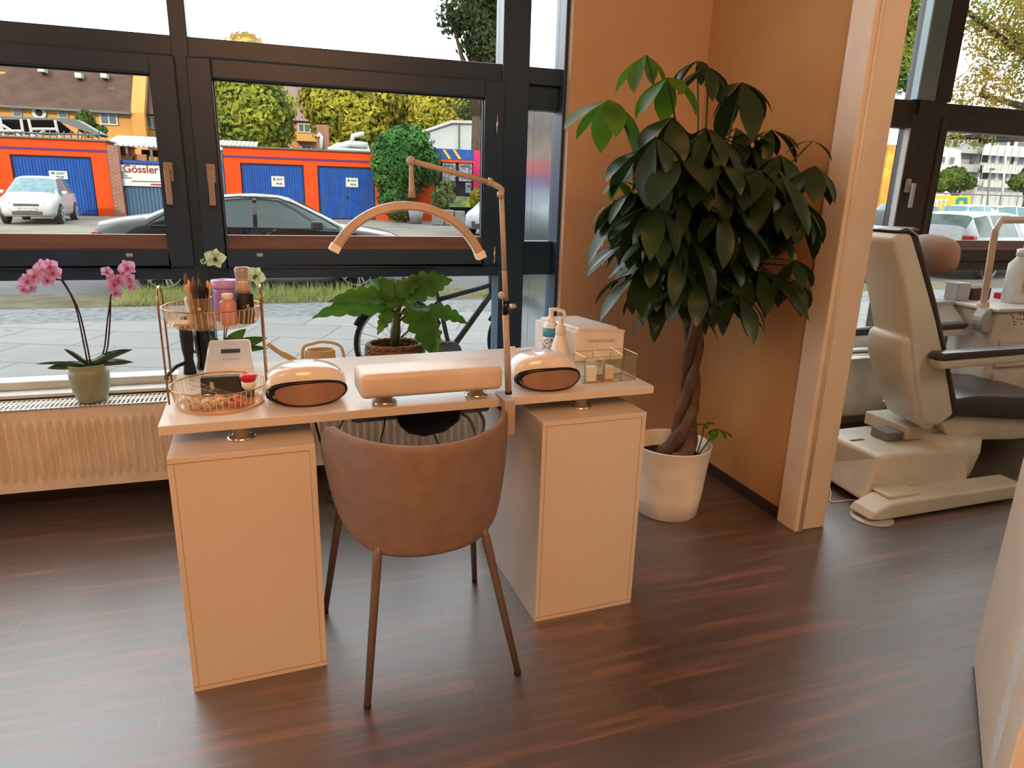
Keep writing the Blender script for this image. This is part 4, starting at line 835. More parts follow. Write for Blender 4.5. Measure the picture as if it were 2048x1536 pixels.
LV = [((775, 615), (655, 660), 0.085, 0.9, 3.0, 2.88), ((775, 600), (690, 625), 0.07, 1.0, 3.0, 2.86), ((785, 620), (770, 560), 0.08, 0.5, 3.0, 2.98), ((800, 600), (740, 562), 0.09, 0.5, 3.0, 3.05), ((810, 595), (905, 580), 0.11, 1.0, 3.0, 2.9), ((815, 590), (870, 560), 0.08, 0.6, 3.0, 3.05),
      ((820, 615), (855, 700), 0.12, 0.9, 2.98, 2.86), ((830, 610), (835, 640), 0.10, 1.0, 3.0, 2.9), ((850, 620), (925, 655), 0.07, 0.7, 3.0, 2.92), ((780, 620), (768, 665), 0.05, 0.8, 2.98, 2.9), ((800, 610), (790, 570), 0.09, 0.3, 3.05, 3.08), ((845, 640), (870, 705), 0.09, 0.6, 2.98, 2.88), ((790, 590), (845, 565), 0.07, 0.6, 3.0, 2.95)]
for (a, b, W_, dr_, ya, yb) in LV:
    A = at_y(a[0], a[1], ya); B = at_y(b[0], b[1], yb); mid = A + Vector((0, 0, 0.03)); root = top * 0.7 + cen * 0.3
    sm.tube(curve([root, (root + A) / 2 + Vector((0, 0, 0.025)), A]), 0.004, 6)
    d = (B - A).normalized(); d = (d + Vector((0, 0, dr_ * 0.5))).normalized(); sd = d.cross(Vector((0, -1, 0.35))); lv.leaf(A, d, (B - A).length * 1.15, W_ * 1.3, dr_ * 1.3, 42, 0.25, lobes=5.5, pw=0.62, side=d.cross(Vector((0.1, -0.75, 0.6))).normalized())
lv.build('leaves', m_leafP, bp_, smooth=True); sm.build('stems', m_stem, bp_, smooth=True)

# ------------------------------------------------------------ pachira tree
pc = Vector((1.545, 2.425, 0))
pa = thing('money_tree', 'tall braided trunk money tree in a white round pot by the wall', 'plant', pc)
MB().lathe([(0.125, 0), (0.135, 0.004), (0.147, 0.10), (0.168, 0.315), (0.171, 0.32), (0.168, 0.323), (0.163, 0.318), (0.150, 0.24)], pc, 56).build('pot', m_potw, pa, smooth=True)
MB().lathe([(0.0, 0.262), (0.08, 0.258), (0.154, 0.25)], pc, 32).build('soil', m_soil, pa, smooth=True)
ax = curve([pc + Vector((0.03, 0, 0.25)), pc + Vector((0.055, 0, 0.40)), pc + Vector((0.06, 0, 0.60)), pc + Vector((0.05, 0, 0.82)), pc + Vector((0.03, -0.02, 1.02))], 12)
tk = MB(); n = len(ax)
for s_ in range(3):
    pts = []; rs = []
    for i, p in enumerate(ax):
        t = i / (n - 1); a = 2 * PI * s_ / 3 + t * 8.5; rr_ = 0.023 + 0.035 * (1 - t) ** 5; pts.append(p + Vector((rr_ * math.cos(a), rr_ * math.sin(a), 0))); rs.append(0.021 + 0.02 * (1 - t) ** 5 + 0.003 * math.sin(t * 40 + s_))
    tk.tube(pts, rs, 9)
tk.build('braided_trunk', m_bark, pa, smooth=True)
crown = ax[-1]
fo = MB(); fb = MB(); br = MB()
def cluster(mb, tip, k, L_, W_, el=-0.25, droop=0.9, a0=None, spread=2 * PI):
    a0 = rnd.uniform(0, 2 * PI) if a0 is None else a0
    for i in range(k):
        a = a0 + spread * i / k + rnd.uniform(-0.15, 0.15); e = el + rnd.uniform(-0.35, 0.25); l = L_ * rnd.uniform(0.65, 1.15)
        d = Vector((math.cos(a) * math.cos(e), math.sin(a) * math.cos(e), math.sin(e))); mb.leaf(tip, d, l, W_ * l / L_, droop * rnd.uniform(0.45, 1.3), 7, 0.18, pw=1.25)
def branch(tip, r0=0.006):
    src = crown + Vector((0, 0, -0.02)); md = (src + tip) / 2 + Vector((0, 0, 0.05)); br.tube(curve([src, md, tip], 5), [r0] * 6 + [r0 * 0.6] * 4 + [0.0025], 6)
KEY = [(1345, 585, 2.15, 6, 0.22, 0.06, 0), (1478, 590, 2.05, 6, 0.20, 0.055, 0), (1590, 520, 2.02, 6, 0.17, 0.05, 0), (1270, 480, 2.2, 6, 0.2, 0.06, 0), (1218, 200, 2.25, 6, 0.22, 0.085, 1), (1292, 110, 2.35, 4, 0.15, 0.06, 1), (1335, 155, 2.2, 5, 0.17, 0.07, 1), (1395, 122, 2.4, 5, 0.15, 0.055, 0), (1418, 135, 2.25, 5, 0.18, 0.06, 0), (1484, 165, 2.25, 6, 0.24, 0.075, 0),
       (1238, 362, 2.3, 4, 0.09, 0.035, 1), (1228, 400, 2.3, 3, 0.13, 0.035, 1), (1345, 235, 2.15, 6, 0.2, 0.08, 0), (1630, 332, 2.02, 6, 0.20, 0.08, 0), (1625, 282, 2.1, 2, 0.11, 0.05, 0), (1560, 310, 2.15, 6, 0.17, 0.07, 0), (1520, 340, 2.05, 6, 0.21, 0.085, 0),
       (1360, 320, 2.0, 6, 0.22, 0.09, 0), (1285, 300, 2.2, 5, 0.18, 0.07, 0), (1440, 330, 2.0, 6, 0.22, 0.09, 0), (1600, 430, 2.05, 6, 0.17, 0.065, 0), (1470, 605, 2.1, 6, 0.15, 0.05, 0), (1590, 560, 2.1, 6, 0.14, 0.05, 0), (1540, 545, 2.15, 5, 0.15, 0.055, 0), (1600, 535, 2.1, 2, 0.07, 0.035, 0)]
for (u_, v_, y_, k, L_, W_, b) in KEY:
    tip = at_y(u_, v_, y_); branch(tip); cluster(fb if b else fo, tip, k, L_, W_, -0.45 if L_ > 0.12 else -0.2, 0.9)
cnt = 0
while cnt < 140:
    v_ = rnd.uniform(255, 575); u_ = rnd.gauss(1430, 80) if v_ < 380 else rnd.uniform(1240, 1640); y_ = rnd.uniform(2.0, 2.75)
    half = 205 if v_ > 380 else 120 + 85 * (v_ - 250) / 130
    if abs(u_ - 1432) > half * 0.9: continue
    if v_ > 520 and abs(u_ - 1410) > 160 - (v_ - 520) * 0.6: continue
    tip = at_y(u_, v_, y_)
    if tip.x > 1.80 or y_ > 2.85: continue
    cnt += 1
    if cnt % 3 == 0: branch(tip, 0.005)
    cluster(fo, tip, rnd.choice((5, 6, 7)), rnd.uniform(0.15, 0.25), rnd.uniform(0.05, 0.07), rnd.uniform(-0.75, -0.35), 0.8)
lim = []
for mb_ in (fo, fb):
    for v in mb_.v:
        if v.x > 1.955 and v.y > 2.06: v.x = 1.955
        if v.y > 3.10: v.y = 3.10
fo.build('foliage', m_leafD, pa, smooth=True); tag(fb.build('young_foliage', m_leafB, pa, smooth=True), 'bright green young leaves'); br.build('branches', m_stem, pa, smooth=True)
st = MB(); sh = MB(); b0 = pc + Vector((0.10, -0.04, 0.25)); tipa = at_y(1408, 850, 2.38); tipb = at_y(1435, 858, 2.36)
st.tube(curve([b0, (b0 + tipa) / 2 + Vector((0.01, 0, 0.02)), tipa]), 0.003, 6).tube(curve([b0, tipb]), 0.003, 6)
cluster(sh, tipa, 4, 0.05, 0.025, 0.1, 0.6); cluster(sh, tipb, 5, 0.085, 0.035, -0.3, 0.8); sh.build('side_shoot_leaves', m_leafB, pa, smooth=True); st.build('side_shoot_stem', m_stem, pa, smooth=True)

# ------------------------------------------------------------ open door leaf at right
dl = thing('door_leaf', 'white door leaf standing open at the right picture edge', 'door', (1.935, 1.235, 0))
d0 = Vector((1.926, 1.244, 0)); dd = (Vector((1.569, 0.933, 0)) - d0).normalized(); dn = Vector((dd.y, -dd.x, 0)); 
if dn.x < 0: dn = -dn
def DL(name, mat, a, b, z0, z1, off0, off1, par=None, bev=0.004):
    pts = [d0 + dd * s_ + dn * o_ for s_, o_ in ((a, off0), (b, off0), (b, off1), (a, off1))]
    return MB().hexa([p + Vector((0, 0, z0)) for p in pts] + [p + Vector((0, 0, z1)) for p in pts]).build(name, mat, par or dl, bevel=bev)
lf_ = DL('leaf', m_trim, 0.0, 0.50, 0.012, 2.05, 0.0, 0.042)
DL('leaf_rebate', m_skd, 0.50, 0.506, 0.012, 2.05, 0.006, 0.036, None, 0); DL('glazed_panel_frame', m_plasticm, 0.506, 0.585, 0.012, 2.05, 0.0, 0.042); DL('leaf_rebate', m_skd, 0.585, 0.591, 0.012, 2.05, 0.006, 0.036, None, 0); DL('outer_stile', m_trim, 0.591, 0.72, 0.012, 2.05, 0.0, 0.042)
DL('under_leaf_shade', m_blackm, 0.0, 0.72, 0.0, 0.012, 0.012, 0.032, None, 0)  # black strip in place of the shade in the gap beneath the leaf

# ------------------------------------------------------------ treatment chair
TYN = 2.22; TYF = 2.78
tc = thing('treatment_chair', 'ivory treatment chair with dark cushions in the next room', 'treatment chair', (2.95, 2.5, 0))
def pxz(pts, y): return [at_y(u_, v_, y) for u_, v_ in pts]
YAW = 0.2
def slab(poly, y0, y1, ins, name, mat, par, bev=0.03, seg=4):
    return MB().prism([(x_ + (y0 - 2.24) * YAW, y0, z_) for x_, z_ in poly], ((y1 - y0) * YAW, y1 - y0, 0)).build(name, mat, par, bevel=bev, bseg=seg, smooth=True)
core = [(p.x, p.z) for p in pxz([(1785, 482), (1798, 468), (1826, 468), (1844, 530), (1874, 640), (1893, 730), (1909, 830), (1880, 852), (1850, 850), (1838, 800), (1830, 740), (1822, 650), (1806, 560), (1790, 510)], 2.24)]
slab(core, 2.24, 2.52, 0, 'backrest_shell', m_ivory, tc, 0.025)
hump = [(p.x, p.z) for p in pxz([(1806, 680), (1826, 668), (1842, 700), (1880, 845), (1862, 866), (1842, 850), (1815, 780), (1802, 720)], 2.25)]
slab(hump, 2.252, 2.51, 0, 'motor_cover', m_ivory2, tc, 0.03)
blk = [(p.x, p.z) for p in pxz([(1776, 632), (1806, 640), (1822, 672), (1790, 664)], 2.36)]
slab(blk, 2.38, 2.46, 0, 'head_release_block', m_ivory2, tc, 0.006)
cu = [(p.x, p.z) for p in pxz([(1800, 463), (1822, 455), (1842, 470), (1856, 520), (1880, 610), (1897, 690), (1910, 760), (1921, 812), (1912, 838), (1905, 790), (1888, 700), (1866, 610), (1842, 520), (1828, 474)], 2.24)]
slab(cu, 2.25, 2.53, 0, 'back_cushion', m_dcush, tc, 0.012, 3)
hc = at_y(1862, 510, 2.45)
MB().grid(lambda u_, v_: Vector((hc.x - 0.02 + 0.055 * math.cos(2 * PI * u_) * math.sin(PI * v_), 2.44 - 0.15 * math.cos(PI * v_), hc.z + 0.095 * math.sin(2 * PI * u_) * abs(math.sin(PI * v_)) ** 0.6)), 24, 16, closeu=True).build('head_pillow', m_taupe, tc, smooth=True)
YAW = 0.0; tpoly = pxz([(1752, 500), (1770, 466), (1800, 453), (1812, 457), (1790, 463), (1772, 476), (1762, 500), (1752, 545), (1744, 570), (1742, 545)], 2.48)
slab([(p.x, p.z) for p in tpoly], 2.40, 2.53, 0, 'draped_cloth', m_pat, tc, 0.004)
YAW = 0.1; seat = [(p.x, p.z) for p in pxz([(1912, 832), (1912, 800), (1960, 792), (2090, 794), (2130, 800), (2130, 846), (2090, 840)], 2.26)]
slab(seat, 2.26, 2.72, 0, 'seat_cushion', m_dcush, tc, 0.02)
under = [(p.x, p.z) for p in pxz([(1880, 850), (1912, 832), (2140, 842), (2140, 870), (2020, 880), (1900, 882)], 2.3)]
slab(under, 2.30, 2.70, 0, 'seat_frame', m_ivory2, tc, 0.01)
YAW = 0.0
for yy, nm in ((2.20, 0), (2.74, 1)):
    z_ = at_y(1950, 705, 2.2).z; xa = at_y(1868, 712, 2.2).x
    slab([(xa - 0.01, z_ - 0.012), (xa + 0.02, z_ + 0.012), (3.50, z_ + 0.02), (3.52, z_ + 0.008), (3.50, z_ - 0.008), (xa + 0.03, z_ - 0.022)], yy - 0.035, yy + 0.035, 0, 'armrest_pad', m_dcush, tc, 0.008, 3)
    slab([(xa + 0.0, z_ - 0.022), (xa + 0.03, z_ - 0.022), (3.48, z_ - 0.010), (3.48, z_ - 0.045), (xa + 0.03, z_ - 0.062)], yy - 0.03, yy + 0.03, 0, 'armrest_base', m_ivory, tc, 0.008, 3)
    if nm: MB().tube([(3.2, yy, z_ - 0.04), (3.12, yy + (0.05 if not nm else -0.05), z_ - 0.2), (3.05, yy + (0.1 if not nm else -0.06), 0.42)], 0.012, 8).build('armrest_bracket', m_lgrey, tc, smooth=True)
# base
MB().hexa([(2.42, 2.20, 0.035), (3.05, 2.17, 0.035), (3.05, 2.62, 0.035), (2.46, 2.62, 0.035), (2.53, 2.23, 0.235), (3.0, 2.20, 0.24), (3.0, 2.60, 0.24), (2.50, 2.60, 0.235)]).build('base_cover', m_ivory2, tc, bevel=0.02, bseg=4)
g0 = at_y(1725, 1022, 2.12); 
MB().prism([(2.335, 2.06, 0.02), (2.36, 2.06, 0.05), (2.45, 2.06, 0.085), (2.62, 2.06, 0.088), (3.25, 2.06, 0.09), (3.25, 2.06, 0.02), (2.40, 2.06, 0.008)], (0, 0.13, 0)).build('foot_rail', m_ivory, tc, bevel=0.012, bseg=3)
MB().prism([(2.40, 2.60, 0.02), (2.46, 2.60, 0.08), (3.25, 2.60, 0.09), (3.25, 2.60, 0.02)], (0, 0.13, 0)).build('foot_rail', m_ivory, tc, bevel=0.012, bseg=3)
MB().box(2.47, 2.66, 2.10, 2.20, 0.085, 0.10).build('rail_pad', m_ivory, tc, bevel=0.008)
MB().lathe([(0.11, 0.05), (0.13, 0.09), (0.15, 0.2), (0.145, 0.27)], (3.03, 2.32, 0), 36, 1, 0.9).build('lift_bellows', m_ivory2, tc, smooth=True)
MB().tube([(2.75, 2.42, 0.24), (2.95, 2.38, 0.30), (3.15, 2.36, 0.27)], 0.02, 10).box(2.70, 2.80, 2.37, 2.47, 0.24, 0.28).build('lift_linkage', m_grey, tc, smooth=False)
MB().box(2.80, 3.5, 2.35, 2.62, 0.24, 0.31).build('lift_carriage', m_ivory2, tc, bevel=0.01)
MB().box(2.54, 2.62, 2.42, 2.44, 0.2352, 0.2365).build('base_vent', m_blackm, tc)
dp = at_z(1750, 1040, 0); MB().lathe([(0.088, 0.0), (0.09, 0.003), (0.086, 0.007)], dp + Vector((0.0, 0.02, 0)), 40).build('floor_plate', m_lgrey, tc, smooth=True)
kb = at_y(1760, 655, 2.8); MB().tube([(kb.x - 0.03, 2.80, kb.z), (kb.x + 0.03, 2.80, kb.z + 0.01)], 0.022, 10).tube([(kb.x, 2.8, kb.z), (kb.x, 2.8, kb.z - 0.14)], 0.012, 8).build('side_lever', m_dcush, tc, smooth=True)
cable('thin white cable lying on the floor beside the door frame', [at_z(1655, 962, 0.05), at_z(1662, 985, 0.004), at_z(1662, 1003, 0.004), at_z(1700, 1000, 0.004), at_z(1718, 1001, 0.004)], m_plasticm, 0.003)

# ------------------------------------------------------------ manicure trolley behind the chair
TRY = 2.75
tr = thing('equipment_trolley', 'white equipment trolley behind the treatment chair', 'trolley', (4.0, 2.85, 0))
zt2 = at_y(1985, 608, TRY).z
a = at_y(1950, 620, TRY).x
TT = M('trolley_white', (226, 216, 206), 0.35)
box('cabinet', TT, tr, a, 4.35, 2.62, 3.08 - 0.12, 0.10, zt2 - 0.02, 0.01); box('top', M('trolley_top', (232, 228, 226), 0.3), tr, a - 0.02, 4.37, 2.60, 2.98, zt2 - 0.02, zt2, 0.006)
mm = MB()
for i, (u_, v_) in enumerate(((2024, 630), (2026, 635), (2040, 629), (2046, 629), (2035, 638), (2041, 639), (2047, 638), (2028, 644), (2029, 649), (2043, 648))):
    p = at_y(u_, v_, 2.62); mm.tube([(p.x, 2.6185, p.z), (p.x, 2.6205, p.z)], 0.0045, 8)
mm.build('control_button', m_black, tr)
box('drawer', TT, tr, a + 0.05, 4.3, 2.60, 2.62, 0.50, zt2 - 0.17, 0.006); box('drawer', TT, tr, a + 0.05, 4.3, 2.60, 2.62, 0.20, 0.47, 0.006)
for sx_ in (a + 0.05, 4.3):
    for sy_ in (2.66, 2.92): MB().lathe([(0.022, 0.0), (0.03, 0.02), (0.03, 0.05), (0.015, 0.07), (0.012, 0.11)], (sx_, sy_, 0), 14).build('caster', m_blackm, tr, smooth=True)
ML = M('magnifier_white', (228, 206, 188), 0.4)
la = thing('magnifier_arm', 'white jointed lamp arm rising from the equipment trolley', 'lamp arm', (a, 2.75, zt2))
q0_ = at_y(1966, 640, 2.7); q0_.z = zt2 - 0.12; q1_ = at_y(1990, 462, 2.7); q2_ = at_y(2003, 440, 2.7); q3_ = at_y(2110, 440, 2.7)
MB().tube([at_y(1966, 612, 2.7), q1_], 0.022, 4).build('upright', ML, la, bevel=0.003); MB().tube([q1_, q2_ + Vector((0.0, 0, 0)), q3_], 0.02, 4).build('cross_arm', ML, la, bevel=0.003)
kk = at_y(1975, 640, 2.66); MB().tube([(kk.x, 2.64, kk.z), (kk.x, 2.70, kk.z)], 0.07, 20).build('arm_knob', m_lgrey, la, smooth=False, bevel=0.006)
MB().tube([at_y(1966, 640, 2.7), at_y(1966, 605, 2.7)], 0.03, 12).build('socket', ML, la, smooth=True)
bo = at_y(2028, 592, 2.78); bo.z = zt2
sb = thing('squeeze_bottle', 'tall white wash bottle standing on the trolley', 'bottle', bo)
hB = at_y(2028, 512, 2.78).z - zt2
MB().lathe([(0.055, 0), (0.06, 0.005), (0.06, hB * 0.82), (0.03, hB * 0.97), (0.03, hB * 1.1)], bo, 28).build('body', m_paper, sb, smooth=True)
MB().lathe([(0.034, hB * 1.0), (0.034, hB * 1.13), (0.02, hB * 1.15)], bo, 20).build('cap', m_plasticm, sb, smooth=True); MB().tube([bo + Vector((0, 0, hB * 1.1)), bo + Vector((0.01, 0, hB * 1.4)), bo + Vector((0.04, 0, hB * 1.42))], 0.009, 8).build('nozzle', m_plasticm, sb, smooth=True)
lp0 = bo + Vector((-0.005, -0.0605, hB * 0.45)); MB().grid(lambda u_, v_: bo + Vector((0.0606 * math.cos(-PI / 2 + (u_ - 0.3) * 1.6), 0.0606 * math.sin(-PI / 2 + (u_ - 0.3) * 1.6), hB * (0.2 + 0.5 * v_))), 10, 1).build('label_sheet', M('bottle_label', (224, 214, 206), 0.5, c2=(150, 140, 140), scale=60, stretch=(0.3, 0.3, 2)), sb)
for i, (u_, w_, d_, h_, mt, nm, lb) in enumerate(((1908, 0.10, 0.10, 0.10, m_lgrey, 'glove_box', 'light grey box at the left end of the rear shelf'), (1945, 0.14, 0.10, 0.07, M('dark_red_tools', (120, 50, 44), 0.5, c2=(40, 30, 30), scale=30), 'tool_tray', 'tray of dark red tools beside the lamp arm'), (2000, 0.09, 0.08, 0.035, m_red, 'red_tin', 'small red tin between lamp arm and wash bottle'))):
    p = at_y(u_, 600, 2.93)
    if i < 2:
        pass
    o_ = MB().box(p.x - w_ / 2, p.x + w_ / 2, 2.88, 2.88 + d_ * 0.8, zt2, zt2 + h_).build(nm, mt, bevel=0.006); tag(o_, lb, 'box' if i != 1 else 'tray')
# rear shelf that carries them
sv = thing('side_table', 'pale grey machine table left of the trolley behind the armrest', 'side table', (3.55, 2.85, 0))
xa, xb = at_y(1868, 610, 2.8).x, a - 0.025
MB().hexa([(xa - 0.02, 2.70, zt2 - 0.16), (xb, 2.70, zt2 - 0.16), (xb, 2.96, zt2 - 0.16), (xa, 2.96, zt2 - 0.16), (xa + 0.02, 2.86, zt2 - 0.02), (xb, 2.86, zt2 - 0.02), (xb, 2.96, zt2 - 0.001), (xa + 0.02, 2.96, zt2 - 0.001)]).build('sloped_console', m_lgrey, sv, bevel=0.008)
box('shelf', m_lgrey, sv, xa, xb, 2.86, 2.98, zt2 - 0.02, zt2 - 0.0005)
for x_ in (xa + 0.03, xb - 0.03):
    MB().tube([(x_, 2.85, zt2 - 0.15), (x_, 2.85, 0.0)], 0.014, 8).build('leg', m_lgrey, sv, smooth=True)
MB().box(xa, xb, 2.74, 2.95, 0.30, 0.32).build('lower_shelf', m_lgrey, sv)

# ============================================================ OUTSIDE
KF[0] = 0.31
def ground(name, mat, x0, x1, y0, y1, z0, z1=None, th=0.15):
    z1 = z0 if z1 is None else z1
    o = MB().hexa([(x0, y0, z0 - th), (x1, y0, z0 - th), (x1, y1, z1 - th), (x0, y1, z1 - th), (x0, y0, z0), (x1, y0, z0), (x1, y1, z1), (x0, y1, z1)]).build(name, mat); o['kind'] = 'structure'; return o
GZ = -0.2
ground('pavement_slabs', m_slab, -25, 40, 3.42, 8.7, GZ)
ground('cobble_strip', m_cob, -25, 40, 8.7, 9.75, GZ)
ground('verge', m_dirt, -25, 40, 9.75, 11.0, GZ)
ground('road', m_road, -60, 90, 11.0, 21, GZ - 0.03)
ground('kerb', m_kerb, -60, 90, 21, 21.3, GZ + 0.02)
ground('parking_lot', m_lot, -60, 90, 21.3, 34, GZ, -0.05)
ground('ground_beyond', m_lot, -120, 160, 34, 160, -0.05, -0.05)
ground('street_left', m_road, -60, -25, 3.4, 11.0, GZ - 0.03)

# grass in the verge
g = MB()
gr = random.Random(3)
for i in range(4200):
    if i % 3 == 0: x = gr.uniform(-2.2, -1.25)
    elif i % 3 == 1: x = gr.uniform(-0.9, 1.6)
    else: x = gr.uniform(-0.9, 9.5)
    y = gr.uniform(9.8, 10.95); h = gr.uniform(0.04, 0.20); a = gr.uniform(0, 6.28); l = gr.uniform(0.02, 0.10); wd = 0.008
    p = Vector((x, y, GZ)); t_ = p + Vector((math.cos(a) * l, math.sin(a) * l, h)); s_ = Vector((-math.sin(a), math.cos(a), 0)) * wd
    g.add([p - s_, p + s_, t_], [(0, 1, 2)])
tag(g.build('verge_grass', m_grass), 'dry yellow green grass along the verge by the parked cars', 'grass', kind='stuff')

# ------------------------------------------------------------ cars
def wheel(par, x, y, r, s, n=5):
    t_ = MB(); prof = [(r * 0.78, -0.10), (r * 0.9, -0.11), (r, -0.085), (r, 0.085), (r * 0.9, 0.11), (r * 0.78, 0.10)]
    R4 = Matrix.Rotation(PI / 2, 3, 'X'); wv = t_.lathe(prof, (x, y, r), 28, M4=R4).build('wheel', m_tyre, par, smooth=True)
    m = MB(); m.lathe([(r * 0.74, -0.08), (r * 0.82, -0.113), (r * 0.82, 0.113), (r * 0.74, 0.08)], (x, y, r), 28, M4=R4)
    for k in range(n * 2):
        a = 2 * PI * (k // 2) / n + (0.13 if k % 2 else -0.13)
        m.tube([(x + r * 0.12 * math.cos(a), y + s * 0.085, r + r * 0.12 * math.sin(a)), (x + r * 0.78 * math.cos(a), y + s * 0.095, r + r * 0.78 * math.sin(a))], 0.018, 6)
    m.tube([(x, y + s * 0.06, r), (x, y + s * 0.105, r)], r * 0.17, 12); m.build('alloy_rim', m_rim, wv)
    d = MB().tube([(x, y - s * 0.02, r), (x, y + s * 0.02, r)], r * 0.74, 20); d.build('brake_disc', m_blackm, wv)
def car(name, label, loc, rz, paint, glass, st, wr=0.33, wx=(-1.35, 1.35), hw=0.9, group=None, plate=None, tail='sedan'):
    c = thing(name, label, 'car', (0, 0, 0), 0, group)
    # st rows: x, halfwidth, zlow, zbelt, ztop, halfwidth_top, glassflag(side), glassflag(top)
    rows = []
    for (x, w_, zl, zb_, zt_, wt, gs, gt) in st:
        half = [(w_ * 0.90, zl), (w_ * 0.98, zl + 0.12), (w_, (zl + zb_) / 2 + 0.05), (w_ * 0.965, zb_), (wt + 0.02, zt_ - 0.05 if zt_ - zb_ > 0.12 else zb_ + (zt_ - zb_) * 0.6), (wt * 0.86, zt_ - 0.005), (wt * 0.5, zt_ + 0.012), (0, zt_ + 0.016)]
        pts = [Vector((x, -y, z)) for y, z in half] + [Vector((x, y, z)) for y, z in half[::-1][1:]]; rows.append(pts)
    nb = len(rows[0]); body = MB(); gl = MB(); vs = [p for r_ in rows for p in r_]; fb_, fg_ = [], []
    for i in range(len(rows) - 1):
        gs = st[i][6]; gt = st[i][7]
        for k in range(nb - 1):
            f_ = (i * nb + k, i * nb + k + 1, (i + 1) * nb + k + 1, (i + 1) * nb + k)
            side = k in (3, nb - 5); top = 4 <= k <= nb - 6
            if (side and gs) or (top and gt): fg_.append(f_)
            else: fb_.append(f_)
        fb_.append((i * nb, (i + 1) * nb, (i + 1) * nb + nb - 1, i * nb + nb - 1))
    fb_.append(list(range(nb))[::-1]); fb_.append(list(range((len(rows) - 1) * nb, len(rows) * nb)))
    body.add(vs, fb_).build('body', paint, c, smooth=True, auto=True)
    gl.add([v + Vector((0, 0, 0)) for v in vs], fg_).build('windows', glass, c, smooth=True)
    for x in wx:
        for s in (-1, 1):
            wheel(c, x, s * (hw - 0.085), wr, s)
            d = MB().tube([(x, s * (hw - 0.16), wr + 0.01), (x, s * (hw - 0.0), wr + 0.01)], wr * 1.16, 28); d.build('wheel_arch', m_blackm, c)
    return c
sedan = [(-2.32, 0.62, 0.42, 0.74, 0.92, 0.52, 0, 0), (-2.25, 0.80, 0.30, 0.86, 1.0, 0.66, 0, 0), (-1.95, 0.87, 0.24, 0.93, 1.05, 0.70, 0, 0), (-1.62, 0.90, 0.22, 0.95, 1.09, 0.70, 0, 1), (-1.25, 0.905, 0.2, 0.955, 1.25, 0.63, 1, 1), (-0.85, 0.91, 0.2, 0.955, 1.375, 0.59, 1, 0), (-0.35, 0.91, 0.2, 0.95, 1.42, 0.58, 1, 0), (-0.12, 0.91, 0.2, 0.945, 1.43, 0.58, 0, 0), (-0.06, 0.91, 0.2, 0.945, 1.43, 0.58, 1, 0), (0.25, 0.91, 0.2, 0.94, 1.41, 0.575, 1, 0), (0.42, 0.91, 0.2, 0.93, 1.375, 0.58, 1, 1), (0.85, 0.905, 0.2, 0.91, 1.17, 0.66, 1, 1), (1.2, 0.90, 0.2, 0.895, 0.99, 0.72, 0, 0), (1.6, 0.89, 0.2, 0.86, 0.93, 0.70, 0, 0), (2.0, 0.86, 0.22, 0.80, 0.86, 0.64, 0, 0), (2.25, 0.76, 0.26, 0.70, 0.76, 0.55, 0, 0), (2.36, 0.60, 0.34, 0.60, 0.66, 0.45, 0, 0)]
xr_ = at_y(330, 580, 11.25).x; xf_ = at_y(715, 578, 11.25).x; cxm = -0.32
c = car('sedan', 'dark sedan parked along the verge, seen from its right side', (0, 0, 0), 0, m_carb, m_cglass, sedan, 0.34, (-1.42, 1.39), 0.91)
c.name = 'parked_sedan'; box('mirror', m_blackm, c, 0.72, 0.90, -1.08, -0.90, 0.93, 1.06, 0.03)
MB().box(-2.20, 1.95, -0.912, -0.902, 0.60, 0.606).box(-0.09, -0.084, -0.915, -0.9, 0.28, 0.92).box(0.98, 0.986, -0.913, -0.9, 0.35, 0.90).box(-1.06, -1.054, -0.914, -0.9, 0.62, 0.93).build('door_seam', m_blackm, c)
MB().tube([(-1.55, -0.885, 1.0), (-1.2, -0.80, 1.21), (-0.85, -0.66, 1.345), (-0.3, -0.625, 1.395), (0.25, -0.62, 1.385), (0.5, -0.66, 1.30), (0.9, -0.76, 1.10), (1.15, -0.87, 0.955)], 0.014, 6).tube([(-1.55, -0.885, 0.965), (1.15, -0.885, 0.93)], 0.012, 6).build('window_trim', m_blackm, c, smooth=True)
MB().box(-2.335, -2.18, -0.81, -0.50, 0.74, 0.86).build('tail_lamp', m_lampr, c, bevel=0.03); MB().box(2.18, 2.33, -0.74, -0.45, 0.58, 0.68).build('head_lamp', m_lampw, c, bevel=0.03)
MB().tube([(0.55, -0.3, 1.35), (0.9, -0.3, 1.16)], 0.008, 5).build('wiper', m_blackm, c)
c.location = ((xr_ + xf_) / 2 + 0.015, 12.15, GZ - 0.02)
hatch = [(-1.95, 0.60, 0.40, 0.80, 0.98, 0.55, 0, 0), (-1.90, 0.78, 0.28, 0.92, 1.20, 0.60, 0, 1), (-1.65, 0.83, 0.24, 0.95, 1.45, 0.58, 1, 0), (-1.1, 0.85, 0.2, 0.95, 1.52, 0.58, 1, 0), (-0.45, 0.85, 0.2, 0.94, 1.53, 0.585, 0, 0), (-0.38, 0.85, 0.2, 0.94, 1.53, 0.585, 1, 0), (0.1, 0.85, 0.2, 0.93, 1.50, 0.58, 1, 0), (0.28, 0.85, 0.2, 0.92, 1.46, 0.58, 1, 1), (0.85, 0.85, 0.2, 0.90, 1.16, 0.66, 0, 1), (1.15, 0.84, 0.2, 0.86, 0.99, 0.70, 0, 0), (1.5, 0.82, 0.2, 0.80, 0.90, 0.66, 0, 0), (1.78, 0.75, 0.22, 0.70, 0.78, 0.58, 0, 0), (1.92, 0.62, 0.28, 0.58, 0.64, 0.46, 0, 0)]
c2_ = car('hatchback', 'white hatchback with dark grille parked before the left blue garage door', (0, 0, 0), 0, m_carw, m_cglassl, hatch, 0.30, (-1.22, 1.22), 0.85)
